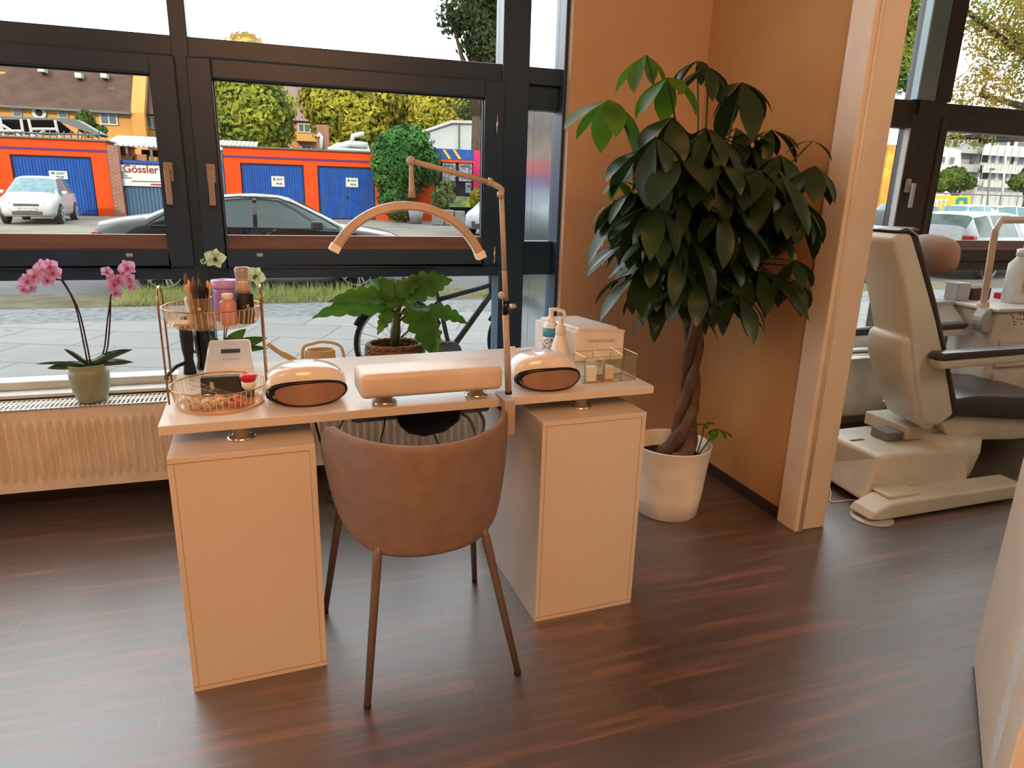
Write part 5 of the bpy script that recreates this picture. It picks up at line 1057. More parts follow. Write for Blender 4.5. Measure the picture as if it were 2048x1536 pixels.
MB().box(1.86, 1.95, -0.42, 0.42, 0.28, 0.40).box(1.90, 1.935, -0.36, 0.36, 0.56, 0.64).build('grille', m_blackm, c2_, bevel=0.02)
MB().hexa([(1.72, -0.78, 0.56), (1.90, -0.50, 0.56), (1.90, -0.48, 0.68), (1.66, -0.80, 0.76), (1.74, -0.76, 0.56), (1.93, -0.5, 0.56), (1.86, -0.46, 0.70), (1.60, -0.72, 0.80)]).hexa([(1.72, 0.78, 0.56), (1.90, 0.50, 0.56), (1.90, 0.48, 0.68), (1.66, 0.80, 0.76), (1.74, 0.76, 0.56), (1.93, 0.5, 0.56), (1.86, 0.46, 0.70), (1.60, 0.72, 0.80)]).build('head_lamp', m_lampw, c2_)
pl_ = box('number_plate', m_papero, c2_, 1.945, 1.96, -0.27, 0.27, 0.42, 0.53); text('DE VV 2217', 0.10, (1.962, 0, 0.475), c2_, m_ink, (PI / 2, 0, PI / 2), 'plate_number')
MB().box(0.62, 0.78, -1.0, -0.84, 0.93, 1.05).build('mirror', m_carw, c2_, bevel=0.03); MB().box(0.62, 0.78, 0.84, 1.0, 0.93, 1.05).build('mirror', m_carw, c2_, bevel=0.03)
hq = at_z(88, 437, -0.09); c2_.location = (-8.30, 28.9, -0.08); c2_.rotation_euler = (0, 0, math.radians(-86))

# ------------------------------------------------------------ garages
GY = 33.0; GB = -0.06
def XG(u, v, y=GY): return at_y(u, v, y).x
def garage(label, x0, x1, doors, stripe=True, right=True):
    g_ = thing('garage_block', label, 'garage', ((x0 + x1) / 2, GY, GB)); zt_ = 2.90; zd = 2.27
    m = MB(); xs = [x0] + [v for d in doors for v in d] + [x1]
    for i in range(0, len(xs), 2): m.box(xs[i], xs[i + 1], GY, GY + 6, GB, zd)
    m.box(x0, x1, GY, GY + 6, zd, zt_); m.build('wall', m_orange, g_)
    box('purple_stripe', m_purple, g_, x0, x1, GY - 0.02, GY, 2.47, 2.56); box('roof_edge', m_steelg, g_, x0 - 0.08, x1 + 0.08, GY - 0.1, GY + 6, zt_, zt_ + 0.06)
    for (a_, b_) in doors:
        box('door_frame', m_bdark, g_, a_, b_, GY + 0.06, GY + 0.14, GB, zd)
        d_ = box('garage_door', m_bdoor, g_, a_ + 0.1, b_ - 0.06, GY + 0.03, GY + 0.08, GB + 0.05, zd - 0.1)
        mm_ = MB()
        for i in range(24): x = a_ + 0.1 + (b_ - a_ - 0.16) * (i + 0.5) / 24; mm_.box(x - 0.012, x + 0.012, GY + 0.022, GY + 0.03, GB + 0.05, zd - 0.12)
        xm_ = (a_ + b_) / 2; mm_.box(xm_ - 0.05, xm_ + 0.05, GY + 0.0, GY + 0.03, 0.85, 0.98); mm_.build('door_rib', m_bdark, d_)
    return g_
gL = garage('orange garage with one blue door behind the white hatchback', -14.5, XG(216, 330), [(-13.8, XG(-12, 330)), (XG(22, 330), XG(184, 330))])
gR = garage('orange garage block with two blue doors and an ivy covered end', XG(448, 330), XG(868, 330), [(XG(480, 330), XG(607, 330)), (XG(634, 330), XG(749, 330))])
def notice(u_, v_, w_, h_, label):
    p = at_y(u_, v_, GY); n_ = thing('notice_board', label, 'sign', p); box('sheet', m_papero, n_, p.x - w_, p.x + w_, GY - 0.02, GY + 0.028, p.z - h_, p.z + h_)
    q = 0.17
    MB().box(p.x - w_ * 0.75, p.x - w_ * 0.4, GY - 0.03, GY - 0.02, p.z + h_ * 0.2, p.z + h_ * 0.7).box(p.x - w_ * 0.2, p.x + w_ * 0.8, GY - 0.03, GY - 0.02, p.z + h_ * 0.45, p.z + h_ * 0.6).box(p.x - w_ * 0.2, p.x + w_ * 0.6, GY - 0.03, GY - 0.02, p.z + h_ * 0.2, p.z + h_ * 0.32).box(p.x - w_ * 0.3, p.x + w_ * 0.15, GY - 0.03, GY - 0.02, p.z - h_ * 0.55, p.z - h_ * 0.25).box(p.x + w_ * 0.25, p.x + w_ * 0.6, GY - 0.03, GY - 0.02, p.z - h_ * 0.6, p.z - h_ * 0.25).build('printed_line', m_ink, n_)
notice(556, 363, 0.27, 0.22, 'white notice on the blue garage door left of centre'); notice(704, 365, 0.27, 0.20, 'white notice on the blue garage door beside the ivy'); notice(117, 350, 0.32, 0.16, 'white notice on the blue door behind the hatchback')
# fence and sign between the garages
fx0, fx1 = XG(216, 330), XG(448, 330)
bw_ = box('brick_pier', m_brickr, None, fx0, fx0 + 0.42, GY + 0.02, GY + 0.5, GB, 2.78); tag(bw_, 'red brick pier at the right end of the left garage', 'pier')
fz = at_y(260, 372, GY).z; fzt = at_y(260, 320, GY).z
fe = thing('corrugated_fence', 'blue corrugated fence between the two orange garages', 'fence', ((fx0 + fx1) / 2, GY + 0.3, GB))
m = MB(); nn = 160; xa_, xb_ = fx0 + 0.42, fx1
def ff(u, v): return Vector((xa_ + (xb_ - xa_) * u, GY + 0.3 + 0.035 * math.cos(u * 2 * PI * 28), GB + (fzt - GB) * v))
MB().grid(ff, 28 * 6, 1).build('sheet', m_bfence, fe, solid=0.01); box('rail', m_blueb, fe, xa_, xb_, GY + 0.24, GY + 0.30, fzt - 0.12, fzt)
sx0, sx1 = XG(222, 330) + 0.0, XG(352, 330); sz0, sz1 = at_y(270, 372, GY).z, at_y(270, 330, GY).z
sg = thing('company_sign', 'long white company sign on the blue fence', 'sign', ((sx0 + sx1) / 2, GY + 0.2, sz0)); box('sign_board', m_papero, sg, sx0 + 0.1, sx1, GY + 0.18, GY + 0.24, sz0, sz1)
tx_ = XG(280, 340); text('Gössler', 0.42, (tx_, GY + 0.175, at_y(280, 339, GY).z), sg, M('brown_lettering', (150, 70, 50), 0.7), name='sign_lettering', bold=0.01)
ml = MB()
for i in range(4): z = at_y(235, 343 + 4.0 * i, GY).z; ml.box(XG(231, 345), XG(231, 345) + 0.4 - 0.07 * (i % 2) + (0.2 if i == 3 else 0), GY + 0.17, GY + 0.18, z - 0.02, z + 0.02)
ml.box(XG(262, 362), XG(322, 362), GY + 0.17, GY + 0.18, at_y(290, 363, GY).z - 0.02, at_y(290, 363, GY).z + 0.02); ml.build('small_print', m_ink, sg); box('red_print', m_lampr, sg, XG(300, 369), XG(325, 369), GY + 0.17, GY + 0.18, at_y(300, 369, GY).z - 0.03, at_y(300, 369, GY).z + 0.03)
# shed behind the fence with corrugated roof
sh_ = thing('storage_shed', 'open storage shed with striped corrugated roof behind the fence', 'shed', ((fx0 + fx1) / 2, GY + 3, GB))
z0_ = at_y(250, 290, GY + 1).z; z1_ = at_y(250, 270, GY + 5).z
MB().hexa([(fx0 - 0.3, GY + 1, z0_ - 0.05), (fx1 + 1.3, GY + 1, z0_ - 0.05), (fx1 + 1.3, GY + 5.5, z1_ - 0.05), (fx0 - 0.6, GY + 5.5, z1_ - 0.05), (fx0 - 0.3, GY + 1, z0_), (fx1 + 1.3, GY + 1, z0_), (fx1 + 1.3, GY + 5.5, z1_), (fx0 - 0.6, GY + 5.5, z1_)]).build('roof', m_corr, sh_)
box('back_wall', m_dark, sh_, fx0 + 0.45, fx1, GY + 5, GY + 5.2, GB, z0_); 
for i in range(5): x = fx0 + 0.55 + (fx1 - fx0 - 0.7) * i / 4; box('post', m_steelg, sh_, x - 0.05, x + 0.05, GY + 1.1, GY + 1.2, GB, z0_ - 0.05)
for i, (a_, b_) in enumerate(((231, 238), (240, 268), (272, 296), (300, 330), (350, 380))):
    xa2, xb2 = XG(a_, 310, GY + 2), XG(b_, 310, GY + 2); o_ = box('stored_crate', [m_winw, m_ochre, m_salmon, m_ochre, m_winw][i], None, xa2, xb2, GY + 1.6, GY + 2.4, GB, at_y(250, 308 + (i % 2) * 4, GY + 2).z)
    tag(o_, ['white stack at the left of the open shed', 'ochre stack second from left in the open shed', 'salmon stack in the middle of the open shed', 'ochre stack hidden partly by the window frame in the shed', 'white stack at the right end of the open shed'][i], 'stack')
# pavilion roof above left garage
pv = thing('roof_pavilion', 'dark sloping pavilion roof on struts above the left garage', 'pavilion', (-10, GY + 5, 2.96))
PYY = GY + 4
MB().prism([at_y(-60, 222, PYY), at_y(0, 232, PYY), at_y(150, 238, PYY), at_y(202, 268, PYY), at_y(196, 272, PYY), at_y(110, 240, PYY), at_y(-60, 238, PYY)], (0, 1.5, 0)).build('roof', m_steelg, pv)
MB().prism([at_y(5, 234, PYY + 1.6), at_y(112, 238, PYY + 1.6), at_y(150, 268, PYY + 1.6), at_y(112, 270, PYY + 1.6), at_y(0, 268, PYY + 1.6)], (0, 0.2, 0)).build('glazing', m_dark, pv)
st = MB()
for a_, b_ in (((42, 238), (48, 276)), ((57, 238), (66, 276)), ((110, 240), (118, 276)), ((5, 250), (40, 272)), ((63, 258), (112, 258)), ((66, 274), (90, 262)), ((0, 236), (8, 276)), ((0, 262), (45, 262))): st.tube([at_y(*a_, PYY), at_y(*b_, PYY)], 0.06, 5)
st.build('struts', m_winw, pv)
rl = MB()
for u_ in range(-40, 200, 14): rl.tube([at_y(u_, 262, GY + 1.2), at_y(u_, 280, GY + 1.2)], 0.03, 4)
rl.tube([at_y(-40, 263, GY + 1.2), at_y(196, 270, GY + 1.2)], 0.035, 4); rl.build('railing', m_steelg, pv)
# shop at right
sp_ = thing('small_shop', 'low shop with blue fascia and poster covered window beside the ivy', 'shop', (8.5, GY, GB))
xa_, xb_ = XG(868, 330), XG(1005, 330)
zf0, zf1 = at_y(900, 320, GY).z, at_y(900, 298, GY).z
box('wall', m_dark, sp_, xa_, xb_, GY + 0.1, GY + 5, GB, zf0); box('fascia', m_blueb, sp_, xa_, xb_, GY - 0.05, GY + 5, zf0, zf1); box('orange_edge', m_orange, sp_, xa_, xb_, GY - 0.07, GY + 0.1, zf0 - 0.10, zf0)
box('pink_pier', m_pinkw, sp_, XG(946, 340), XG(962, 340), GY - 0.1, GY + 0.3, GB, zf1)
m = MB()
for u_ in (885, 905): m.hexa([at_y(u_, 299, GY - 0.06), at_y(u_ + 5, 299, GY - 0.06), at_y(u_ + 18, 318, GY - 0.06), at_y(u_ + 12, 318, GY - 0.06)] + [p + Vector((0, 0.01, 0)) for p in (at_y(u_, 299, GY - 0.06), at_y(u_ + 5, 299, GY - 0.06), at_y(u_ + 18, 318, GY - 0.06), at_y(u_ + 12, 318, GY - 0.06))])
m.build('yellow_slash', m_yel, sp_)
m_poster = M('poster_print', (228, 228, 236), 0.6, c2=(110, 110, 130), scale=9)
for (a_, b_, c_, d_) in ((885, 911, 324, 362), (918, 944, 325, 363), (931, 943, 365, 386)):
    p = at_y(a_, c_, GY + 0.05); q = at_y(b_, d_, GY + 0.05); o_ = thing('poster', {885: 'left poster on the dark shop window', 918: 'right upper poster on the dark shop window', 931: 'small low poster on the dark shop window'}[a_], 'poster', p)
    box('sheet', m_poster, o_, p.x, q.x, GY + 0.05, GY + 0.095, q.z, p.z); box('heading', m_ink, o_, p.x + 0.08, q.x - 0.08, GY + 0.04, GY + 0.05, p.z - 0.22, p.z - 0.12)
mu = thing('painted_wall_panel', 'low wall panel painted in yellow and teal graffiti', 'panel', at_y(910, 410, GY - 0.5)); p = at_y(890, 392, GY - 0.5); q = at_y(960, 415, GY - 0.5)
box('panel', M('graffiti_paint', (220, 214, 70), 0.7, c2=(50, 140, 160), scale=2.5), mu, p.x, q.x, GY - 0.5, GY - 0.4, q.z, p.z)
# white steel building
ws = thing('white_steel_hall', 'white steel clad hall with sloping roof above the shop', 'building', (11, 42, 0)); WYY = 42
MB().prism([at_y(833, 310, WYY), at_y(835, 265, WYY), at_y(905, 243, WYY), at_y(1010, 246, WYY), at_y(1010, 310, WYY)], (0, 8, 0)).build('wall', m_steelw, ws)
MB().prism([at_y(830, 266, WYY - 0.2), at_y(903, 240, WYY - 0.2), at_y(1010, 243, WYY - 0.2), at_y(1010, 248, WYY - 0.2), at_y(904, 246, WYY - 0.2), at_y(832, 270, WYY - 0.2)], (0, 8.5, 0)).build('roof_trim', m_winw, ws)
m = MB()
for u_ in (918, 950, 985): m.tube([at_y(u_, 250, WYY - 0.05), at_y(u_, 298, WYY - 0.05)], 0.05, 5)
m.build('panel_joint', m_steelg, ws)
# concrete planters, bucket, small vehicle
for i, (a_, b_, c_, d_) in enumerate(((868, 888, 418, 446), (890, 908, 420, 448), (910, 930, 422, 448))):
    yb = GY - 3.5; p = at_y(a_, c_, yb); q = at_y(b_, d_, yb); o_ = box('concrete_block', m_conc, None, p.x, q.x, yb, yb + 0.5, GB - 0.03, p.z, 0.03); tag(o_, ['left of three concrete blocks before the shop', 'middle of three concrete blocks before the shop', 'right of three concrete blocks before the shop'][i], 'block')
p = at_y(832, 446, GY - 2.5); o_ = MB().lathe([(0.25, 0), (0.36, 0.7), (0.32, 0.7)], (p.x, GY - 2.5, GB - 0.02), 20).build('galvanised_tub', m_lgreyo, smooth=True); tag(o_, 'pale metal tub at the foot of the ivy', 'tub')
c3_ = car('small_van', 'white vehicle nosing in at the right edge of the main window', (0, 0, 0), 0, m_carw, m_cglassl, hatch, 0.30, (-1.22, 1.22), 0.85)
MB().box(1.86, 1.95, -0.42, 0.42, 0.28, 0.50).build('grille', m_blackm, c3_, bevel=0.02); box('number_plate', m_papero, c3_, 1.945, 1.96, -0.27, 0.27, 0.42, 0.53)
p = at_z(968, 468, -0.15); c3_.location = (p.x + 0.9, p.y + 0.5, -0.16); c3_.rotation_euler = (0, 0, math.radians(-130))
# roof items
rc = thing('brick_chimney', 'red brick chimney with a white flue pipe behind the right garage', 'chimney', at_y(645, 300, GY + 3)); p = at_y(636, 300, GY + 3); q = at_y(657, 250, GY + 3)
box('stack', m_brickr, rc, p.x, q.x, GY + 3, GY + 3.6, 2.9, q.z); MB().tube([at_y(643, 298, GY + 2.9), at_y(643, 274, GY + 2.9), at_y(639, 268, GY + 2.9), at_y(636, 274, GY + 2.9)], 0.09, 8).build('flue_pipe', m_winw, rc, smooth=True)
vt = thing('roof_ventilation', 'white ventilation ducts on the right garage roof', 'ventilation duct', at_y(690, 297, GY + 2))
MB().tube([at_y(672, 296, GY + 2), at_y(700, 288, GY + 2), at_y(735, 292, GY + 2)], 0.17, 8).tube([at_y(704, 290, GY + 2), at_y(706, 272, GY + 2), at_y(728, 268, GY + 2)], 0.13, 8).build('duct', m_steelw, vt, smooth=True); box('fan_box', m_lgreyo, vt, at_y(697, 290, GY + 2).x, at_y(720, 290, GY + 2).x, GY + 2, GY + 3, 2.95, at_y(700, 281, GY + 2).z); MB().hexa([at_y(655, 299, GY + 1.5), at_y(740, 303, GY + 1.5), at_y(735, 292, GY + 5), at_y(675, 288, GY + 5)] + [v + Vector((0, 0, 0.08)) for v in (at_y(655, 299, GY + 1.5), at_y(740, 303, GY + 1.5), at_y(735, 292, GY + 5), at_y(675, 288, GY + 5))]).build('cover_sheet', m_steelw, vt)

# ------------------------------------------------------------ houses behind
HY = 60
def wnd(par, a, b, y, parts=2):
    p = at_y(a[0], a[1], y); q = at_y(b[0], b[1], y); f_ = box('window', m_winw, par, p.x, q.x, y - 0.12, y + 0.02, q.z, p.z); e = (q.x - p.x) * 0.09; wd = (q.x - p.x - e) / parts
    for i in range(parts): box('pane', m_winp, f_, p.x + e + wd * i, p.x + wd * (i + 1), y - 0.15, y - 0.11, q.z + e, p.z - e)
h1 = thing('ochre_house', 'long ochre house with brown roof behind the left garage', 'house', (-15, HY, 0))
e0 = at_y(0, 211, HY).z; xE = at_y(262, 220, HY).x
box('wall', m_ochre, h1, -34, xE, HY, HY + 9, 0, e0)
MB().prism([(-34, HY - 0.5, e0 - 0.1), (-34, HY + 4.5, e0 + 4.6), (-34, HY + 9.5, e0 - 0.1)], (xE + 34, 0, 0)).build('roof', m_roof, h1)
gp_ = [(xE, HY - 0.3, 0), (xE, HY - 0.3, e0), (xE, HY + 4.5, e0 + 5.1), (xE, HY + 9.3, e0), (xE, HY + 9.3, 0)]; MB().prism(gp_, (0.9, 0, 0)).build('gable', m_ochre, h1)
for a_, b_, n_ in (((25, 217), (45, 234), 1), ((115, 219), (137, 237), 1), ((153, 222), (172, 243), 1), ((198, 224), (237, 251), 2)): wnd(h1, a_, b_, HY, n_)
p = at_y(79, 226, HY); MB().tube([(p.x, HY - 0.15, p.z), (p.x, HY, p.z)], 0.45, 16).build('round_vent', m_winw, h1); MB().tube([(p.x, HY - 0.2, p.z), (p.x, HY - 0.1, p.z)], 0.22, 12).build('vent_opening', m_dark, h1)
box('gutter', m_steelg, h1, -34, xE, HY - 0.6, HY - 0.45, e0 - 0.15, e0)
for u_, v_ in ((90, 143), (163, 155), (129, 180), (180, 183), (229, 185), (213, 155)):
    p = at_y(u_, v_, HY + 2.5); box('roof_vent', m_winw, h1, p.x - 0.2, p.x + 0.2, HY + 1.5, HY + 2.4, p.z - 0.15, p.z + 0.2)
h2 = thing('attached_house', 'darker ochre house attached at the right of the long ochre house', 'house', (-8, HY + 2, 0)); e1_ = at_y(290, 226, HY + 1).z
box('wall', m_ochre, h2, xE + 0.9, -3.0, HY + 1, HY + 9, 0, e1_); MB().prism([(xE + 0.9, HY + 0.5, e1_ - 0.1), (xE + 0.9, HY + 5, e1_ + 4.6), (xE + 0.9, HY + 9.5, e1_ - 0.1)], (-3.0 - xE - 0.9, 0, 0)).build('roof', m_roof, h2)
wnd(h2, (291, 232), (318, 258), HY + 1, 2); MB().tube([at_y(280, 224, HY + 0.8), at_y(284, 268, HY + 0.8)], 0.07, 6).build('downpipe', m_steelg, h2)
h3 = thing('salmon_house', 'salmon house with striped red roof between the yellow green trees', 'house', (3, 66, 0)); HY3 = 66
e3_ = at_y(600, 240, HY3).z; xa_, xb_ = at_y(520, 240, HY3).x, at_y(1100, 240, HY3).x
box('wall', m_salmon, h3, xa_, xb_, HY3, HY3 + 9, 0, e3_); MB().prism([(xa_, HY3 - 0.5, e3_ - 0.1), (xa_, HY3 + 5, e3_ + 5), (xa_, HY3 + 9.5, e3_ - 0.1)], (xb_ - xa_, 0, 0)).build('roof', m_roof2, h3)
wnd(h3, (595, 246), (621, 266), HY3, 2); wnd(h3, (570, 248), (580, 264), HY3, 1); wnd(h3, (602, 290), (624, 302), HY3, 2); wnd(h3, (552, 290), (584, 300), HY3, 3)
p = at_y(592, 268, HY3); q = at_y(632, 285, HY3); box('balcony', m_ochre, h3, p.x, q.x, HY3 - 1.2, HY3, q.z, p.z); p = at_y(592, 183, HY3 + 3); box('chimney', m_brickr, h3, p.x, p.x + 1.2, HY3 + 3, HY3 + 4, e3_, p.z + 1.2)

# ------------------------------------------------------------ trees
def crown_mesh(blobs, n, s, seed, flat=0.5):
    r_ = random.Random(seed); m = MB(); tot = sum(b[1] * b[2] * b[3] for b in blobs)
    for (c_, rx, ry, rz_) in blobs:
        k = int(n * (rx * ry * rz_) / tot)
        for i in range(k):
            d = Vector((r_.gauss(0, 1), r_.gauss(0, 1), r_.gauss(0, 1))).normalized(); rad = r_.uniform(0.35, 1.0) ** 0.5
            nz = 1 + 0.22 * noise.noise(d * 3 + Vector(c_))
            p = Vector(c_) + Vector((d.x * rx, d.y * ry, d.z * rz_)) * rad * nz
            a = Vector((r_.gauss(0, 1), r_.gauss(0, 1), r_.gauss(0, 1))).normalized(); b = a.cross(d).normalized() if a.cross(d).length > 0.1 else Vector((1, 0, 0)); ss = s * r_.uniform(0.6, 1.3); c3 = (b.cross(d) * 0.7 + d * 0.5)
            m.add([p - b * ss, p + c3 * ss * 0.55, p + b * ss, p - c3 * ss * 0.55], [(0, 1, 2, 3)])
    return m
def tree(label, base, blobs, n, s, mat, seed, tr_=0.25, cat='tree', name='tree', limbs=True, group=None):
    t_ = thing(name, label, cat, base, 0, group); crown_mesh(blobs, n, s, seed).build('foliage', mat, t_)
    m = MB(); top = Vector(blobs[0][0]); b = Vector(base); fork = b + (top - b) * 0.55; fork.x = b.x; fork.y = b.y
    m.tube([b, fork], [tr_ * 1.2, tr_ * 0.8], 8)
    for (c_, rx, ry, rz_) in blobs: c_ = Vector(c_); m.tube([fork, (fork + c_) / 2 + Vector((0, 0, 0.2)), c_, c_ + Vector((0.2 * rx, 0, 0.5 * rz_))], [tr_ * 0.7, tr_ * 0.45, tr_ * 0.25, tr_ * 0.08], 6)
    m.build('trunk', m_trunk, t_, smooth=True); return t_
def B(u, v, y, ru, rv, ry=None):
    c_ = at_y(u, v, y); k = y / 0.93 / FPX; return (tuple(c_), ru * k, (ry or ru * k * 0.8), rv * k)
def base(u, y, z=-0.05): c_ = at_y(u, 430, y); return (c_.x, y, z)
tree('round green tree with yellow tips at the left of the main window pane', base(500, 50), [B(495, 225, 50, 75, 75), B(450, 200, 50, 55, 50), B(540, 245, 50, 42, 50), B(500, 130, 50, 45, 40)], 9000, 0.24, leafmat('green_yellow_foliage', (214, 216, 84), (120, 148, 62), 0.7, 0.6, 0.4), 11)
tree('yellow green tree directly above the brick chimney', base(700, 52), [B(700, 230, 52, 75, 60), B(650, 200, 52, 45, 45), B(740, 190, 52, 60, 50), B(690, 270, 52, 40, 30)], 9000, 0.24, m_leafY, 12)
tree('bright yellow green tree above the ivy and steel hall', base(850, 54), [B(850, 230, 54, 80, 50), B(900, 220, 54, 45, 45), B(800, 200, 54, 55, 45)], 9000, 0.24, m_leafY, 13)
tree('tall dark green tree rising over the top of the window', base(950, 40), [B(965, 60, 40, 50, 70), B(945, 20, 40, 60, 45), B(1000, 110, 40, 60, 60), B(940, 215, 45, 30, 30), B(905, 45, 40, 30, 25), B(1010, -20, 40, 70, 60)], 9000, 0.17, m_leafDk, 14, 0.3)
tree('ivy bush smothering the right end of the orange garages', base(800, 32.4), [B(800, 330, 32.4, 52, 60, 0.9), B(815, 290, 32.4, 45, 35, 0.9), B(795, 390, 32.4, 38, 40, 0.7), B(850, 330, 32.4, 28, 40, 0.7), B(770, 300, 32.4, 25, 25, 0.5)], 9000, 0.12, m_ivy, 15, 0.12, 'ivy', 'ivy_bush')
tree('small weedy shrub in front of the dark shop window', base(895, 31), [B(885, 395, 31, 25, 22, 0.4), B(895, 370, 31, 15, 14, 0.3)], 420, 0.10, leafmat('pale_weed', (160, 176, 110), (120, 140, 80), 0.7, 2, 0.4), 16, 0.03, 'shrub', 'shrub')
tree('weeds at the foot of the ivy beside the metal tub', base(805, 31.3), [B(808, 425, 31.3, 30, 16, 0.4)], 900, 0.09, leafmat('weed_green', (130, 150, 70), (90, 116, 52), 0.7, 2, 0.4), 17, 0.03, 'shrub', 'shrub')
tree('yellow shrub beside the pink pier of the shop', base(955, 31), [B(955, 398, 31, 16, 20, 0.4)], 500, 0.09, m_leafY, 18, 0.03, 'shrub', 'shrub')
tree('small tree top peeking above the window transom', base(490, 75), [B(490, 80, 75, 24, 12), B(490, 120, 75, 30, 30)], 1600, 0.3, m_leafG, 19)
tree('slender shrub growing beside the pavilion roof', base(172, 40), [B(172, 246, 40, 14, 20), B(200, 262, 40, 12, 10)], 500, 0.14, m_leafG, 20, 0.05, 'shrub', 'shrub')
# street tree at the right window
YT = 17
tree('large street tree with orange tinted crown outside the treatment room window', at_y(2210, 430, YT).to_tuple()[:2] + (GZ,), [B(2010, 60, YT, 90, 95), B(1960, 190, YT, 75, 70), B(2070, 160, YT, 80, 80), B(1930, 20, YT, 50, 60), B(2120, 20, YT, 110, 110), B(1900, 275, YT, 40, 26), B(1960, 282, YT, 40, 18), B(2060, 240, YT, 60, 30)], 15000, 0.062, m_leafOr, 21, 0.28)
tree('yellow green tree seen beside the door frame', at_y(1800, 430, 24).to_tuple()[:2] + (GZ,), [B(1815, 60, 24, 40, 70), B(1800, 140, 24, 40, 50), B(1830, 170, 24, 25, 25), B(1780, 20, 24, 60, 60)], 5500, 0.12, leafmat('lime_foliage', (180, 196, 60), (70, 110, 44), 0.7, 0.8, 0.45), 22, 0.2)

# ------------------------------------------------------------ right window street
ab = thing('apartment_block', 'white apartment block with rows of balconies beyond the right window', 'building', at_y(1960, 430, 75))
YA = 75
def fb_(a, b, y): p = at_y(a[0], a[1], y); q = at_y(b[0], b[1], y); return p, q
p, q = fb_((1975, 262), (2300, 430), YA); box('wall', m_flatw, ab, p.x, q.x, YA, YA + 10, 0, p.z + 3)
p2_, q2_ = fb_((1920, 288), (1975, 430), YA + 1.5); box('recessed_wall', m_lgreyo, ab, p2_.x, p.x, YA + 1.5, YA + 10, 0, p2_.z + 2)
for k, (ya, yb) in enumerate(((292, 310), (329, 345), (362, 374))):
    A_ = at_y(1968, ya, YA - 1.2); B_ = at_y(1968, yb, YA - 1.2); xr2 = at_y(2300, 300, YA).x
    box('balcony_front', m_winw, ab, A_.x, xr2, YA - 1.2, YA - 1.1, B_.z, A_.z); mm = MB(); x = A_.x
    while x < xr2: mm.box(x - 0.04, x + 0.04, YA - 1.25, YA - 1.2, B_.z - 2.0, A_.z + 0.15); x += 1.35
    mm.build('balcony_post', m_lgreyo, ab)
    z0_, z1_ = at_y(1990, ya - 3, YA).z, at_y(1990, ya - 16, YA).z; x = A_.x + 0.6; mm2 = 0
    while x < xr2 - 2: w0 = box('window', m_winp if mm2 % 3 else m_dark, ab, x, x + (0.7 if mm2 % 2 else 1.5), YA - 0.05, YA + 0.05, z0_, z1_ + 0.2); x += (1.5 if mm2 % 2 else 2.1); mm2 += 1
for (va, vb) in ((292, 308), (328, 345)):
    A_ = at_y(1924, va, YA); B_ = at_y(1962, vb, YA); box('side_balcony', m_lgreyo, ab, A_.x, B_.x, YA, YA + 1.4, B_.z, A_.z); box('door_opening', m_dark, ab, A_.x + 0.1, A_.x + 0.7, YA + 1.4, YA + 1.5, at_y(1924, va, YA).z - 0.2, at_y(1924, va - 13, YA).z)
wb = thing('white_gabled_house', 'white rendered house left of the apartment block', 'house', at_y(1885, 430, 70)); YB2 = 70
MB().prism([at_y(1800, 345, YB2), at_y(1800, 296, YB2), at_y(1880, 290, YB2), at_y(1922, 300, YB2), at_y(1922, 430, YB2), at_y(1800, 430, YB2)], (0, 6, 0)).build('wall', m_flatw, wb)
wnd(wb, (1875, 311), (1888, 328), YB2, 2); wnd(wb, (1899, 313), (1906, 329), YB2, 1)
bn = thing('yellow_banner', 'yellow banner with white letters and teal emblem on the car park fence', 'banner', at_y(1905, 430, 34)); YN = 34.22
P_ = [at_y(1852, 391, YN), at_y(1943, 391, YN), at_y(1937, 428, YN), at_y(1846, 427, YN)]; MB().prism([P_[0], P_[1], P_[2], P_[3]], (0, 0.05, 0)).build('sheet', m_yel, bn)
c_ = at_y(1880, 407, YN - 0.03); text('PITT', 0.66, c_, bn, m_papero, name='banner_lettering', bold=0.03)
TL = lambda u_, v_: at_y(u_, v_, YN - 0.03)
MB().prism([TL(1911, 416), TL(1913, 399), TL(1917, 395), TL(1935, 395), TL(1935, 411), TL(1931, 416), TL(1920, 416), TL(1926, 409), TL(1928, 409), TL(1929, 401), TL(1919, 401), TL(1917, 416)], (0, 0.02, 0)).build('emblem', m_teal, bn)
fn = thing('car_park_fence', 'thin grey metal fence along the car park behind the banner', 'fence', at_y(1950, 430, 34.3)); m = MB(); zt3 = at_y(1950, 389, 34.3).z
xL3, xR3 = at_y(1850, 400, 34.3).x, at_y(2200, 400, 34.3).x; m.tube([(xL3, 34.3, zt3), (xR3, 34.3, zt3)], 0.04, 5).tube([(xL3, 34.3, 0.3), (xR3, 34.3, 0.3)], 0.03, 5); m.build('rail', m_steelg, fn)
m = MB(); x = xL3
while x < xR3: m.tube([(x, 34.3, -0.05), (x, 34.3, zt3)], 0.03, 5); x += 1.6
m.build('post', m_steelg, fn)
p = at_y(1880, 410, 33); rdm = MB().box(at_y(1760, 400, 36).x, at_y(1862, 400, 36).x, 36, 40, -0.05, at_y(1800, 290, 36).z).build('orange_mural_wall', M('mural_paint', (240, 110, 50), 0.8, c2=(240, 200, 90), scale=0.9)); tag(rdm, 'orange and yellow painted wall beside the door frame', 'wall')
slp = thing('street_lamp', 'thin street lamp before the apartment block', 'street lamp', at_y(1976, 430, 45)); b = at_y(1976, 420, 45); b.z = -0.05
MB().tube([b, at_y(1981, 338, 45)], 0.06, 6).tube([at_y(1981, 338, 45), at_y(1986, 337, 45)], 0.05, 5).build('pole', m_steelg, slp, smooth=True); MB().ball(at_y(1985, 338, 45), 0.18, 8, (1.8, 1, 0.5)).build('lamp_head', m_steelg, slp, smooth=True)
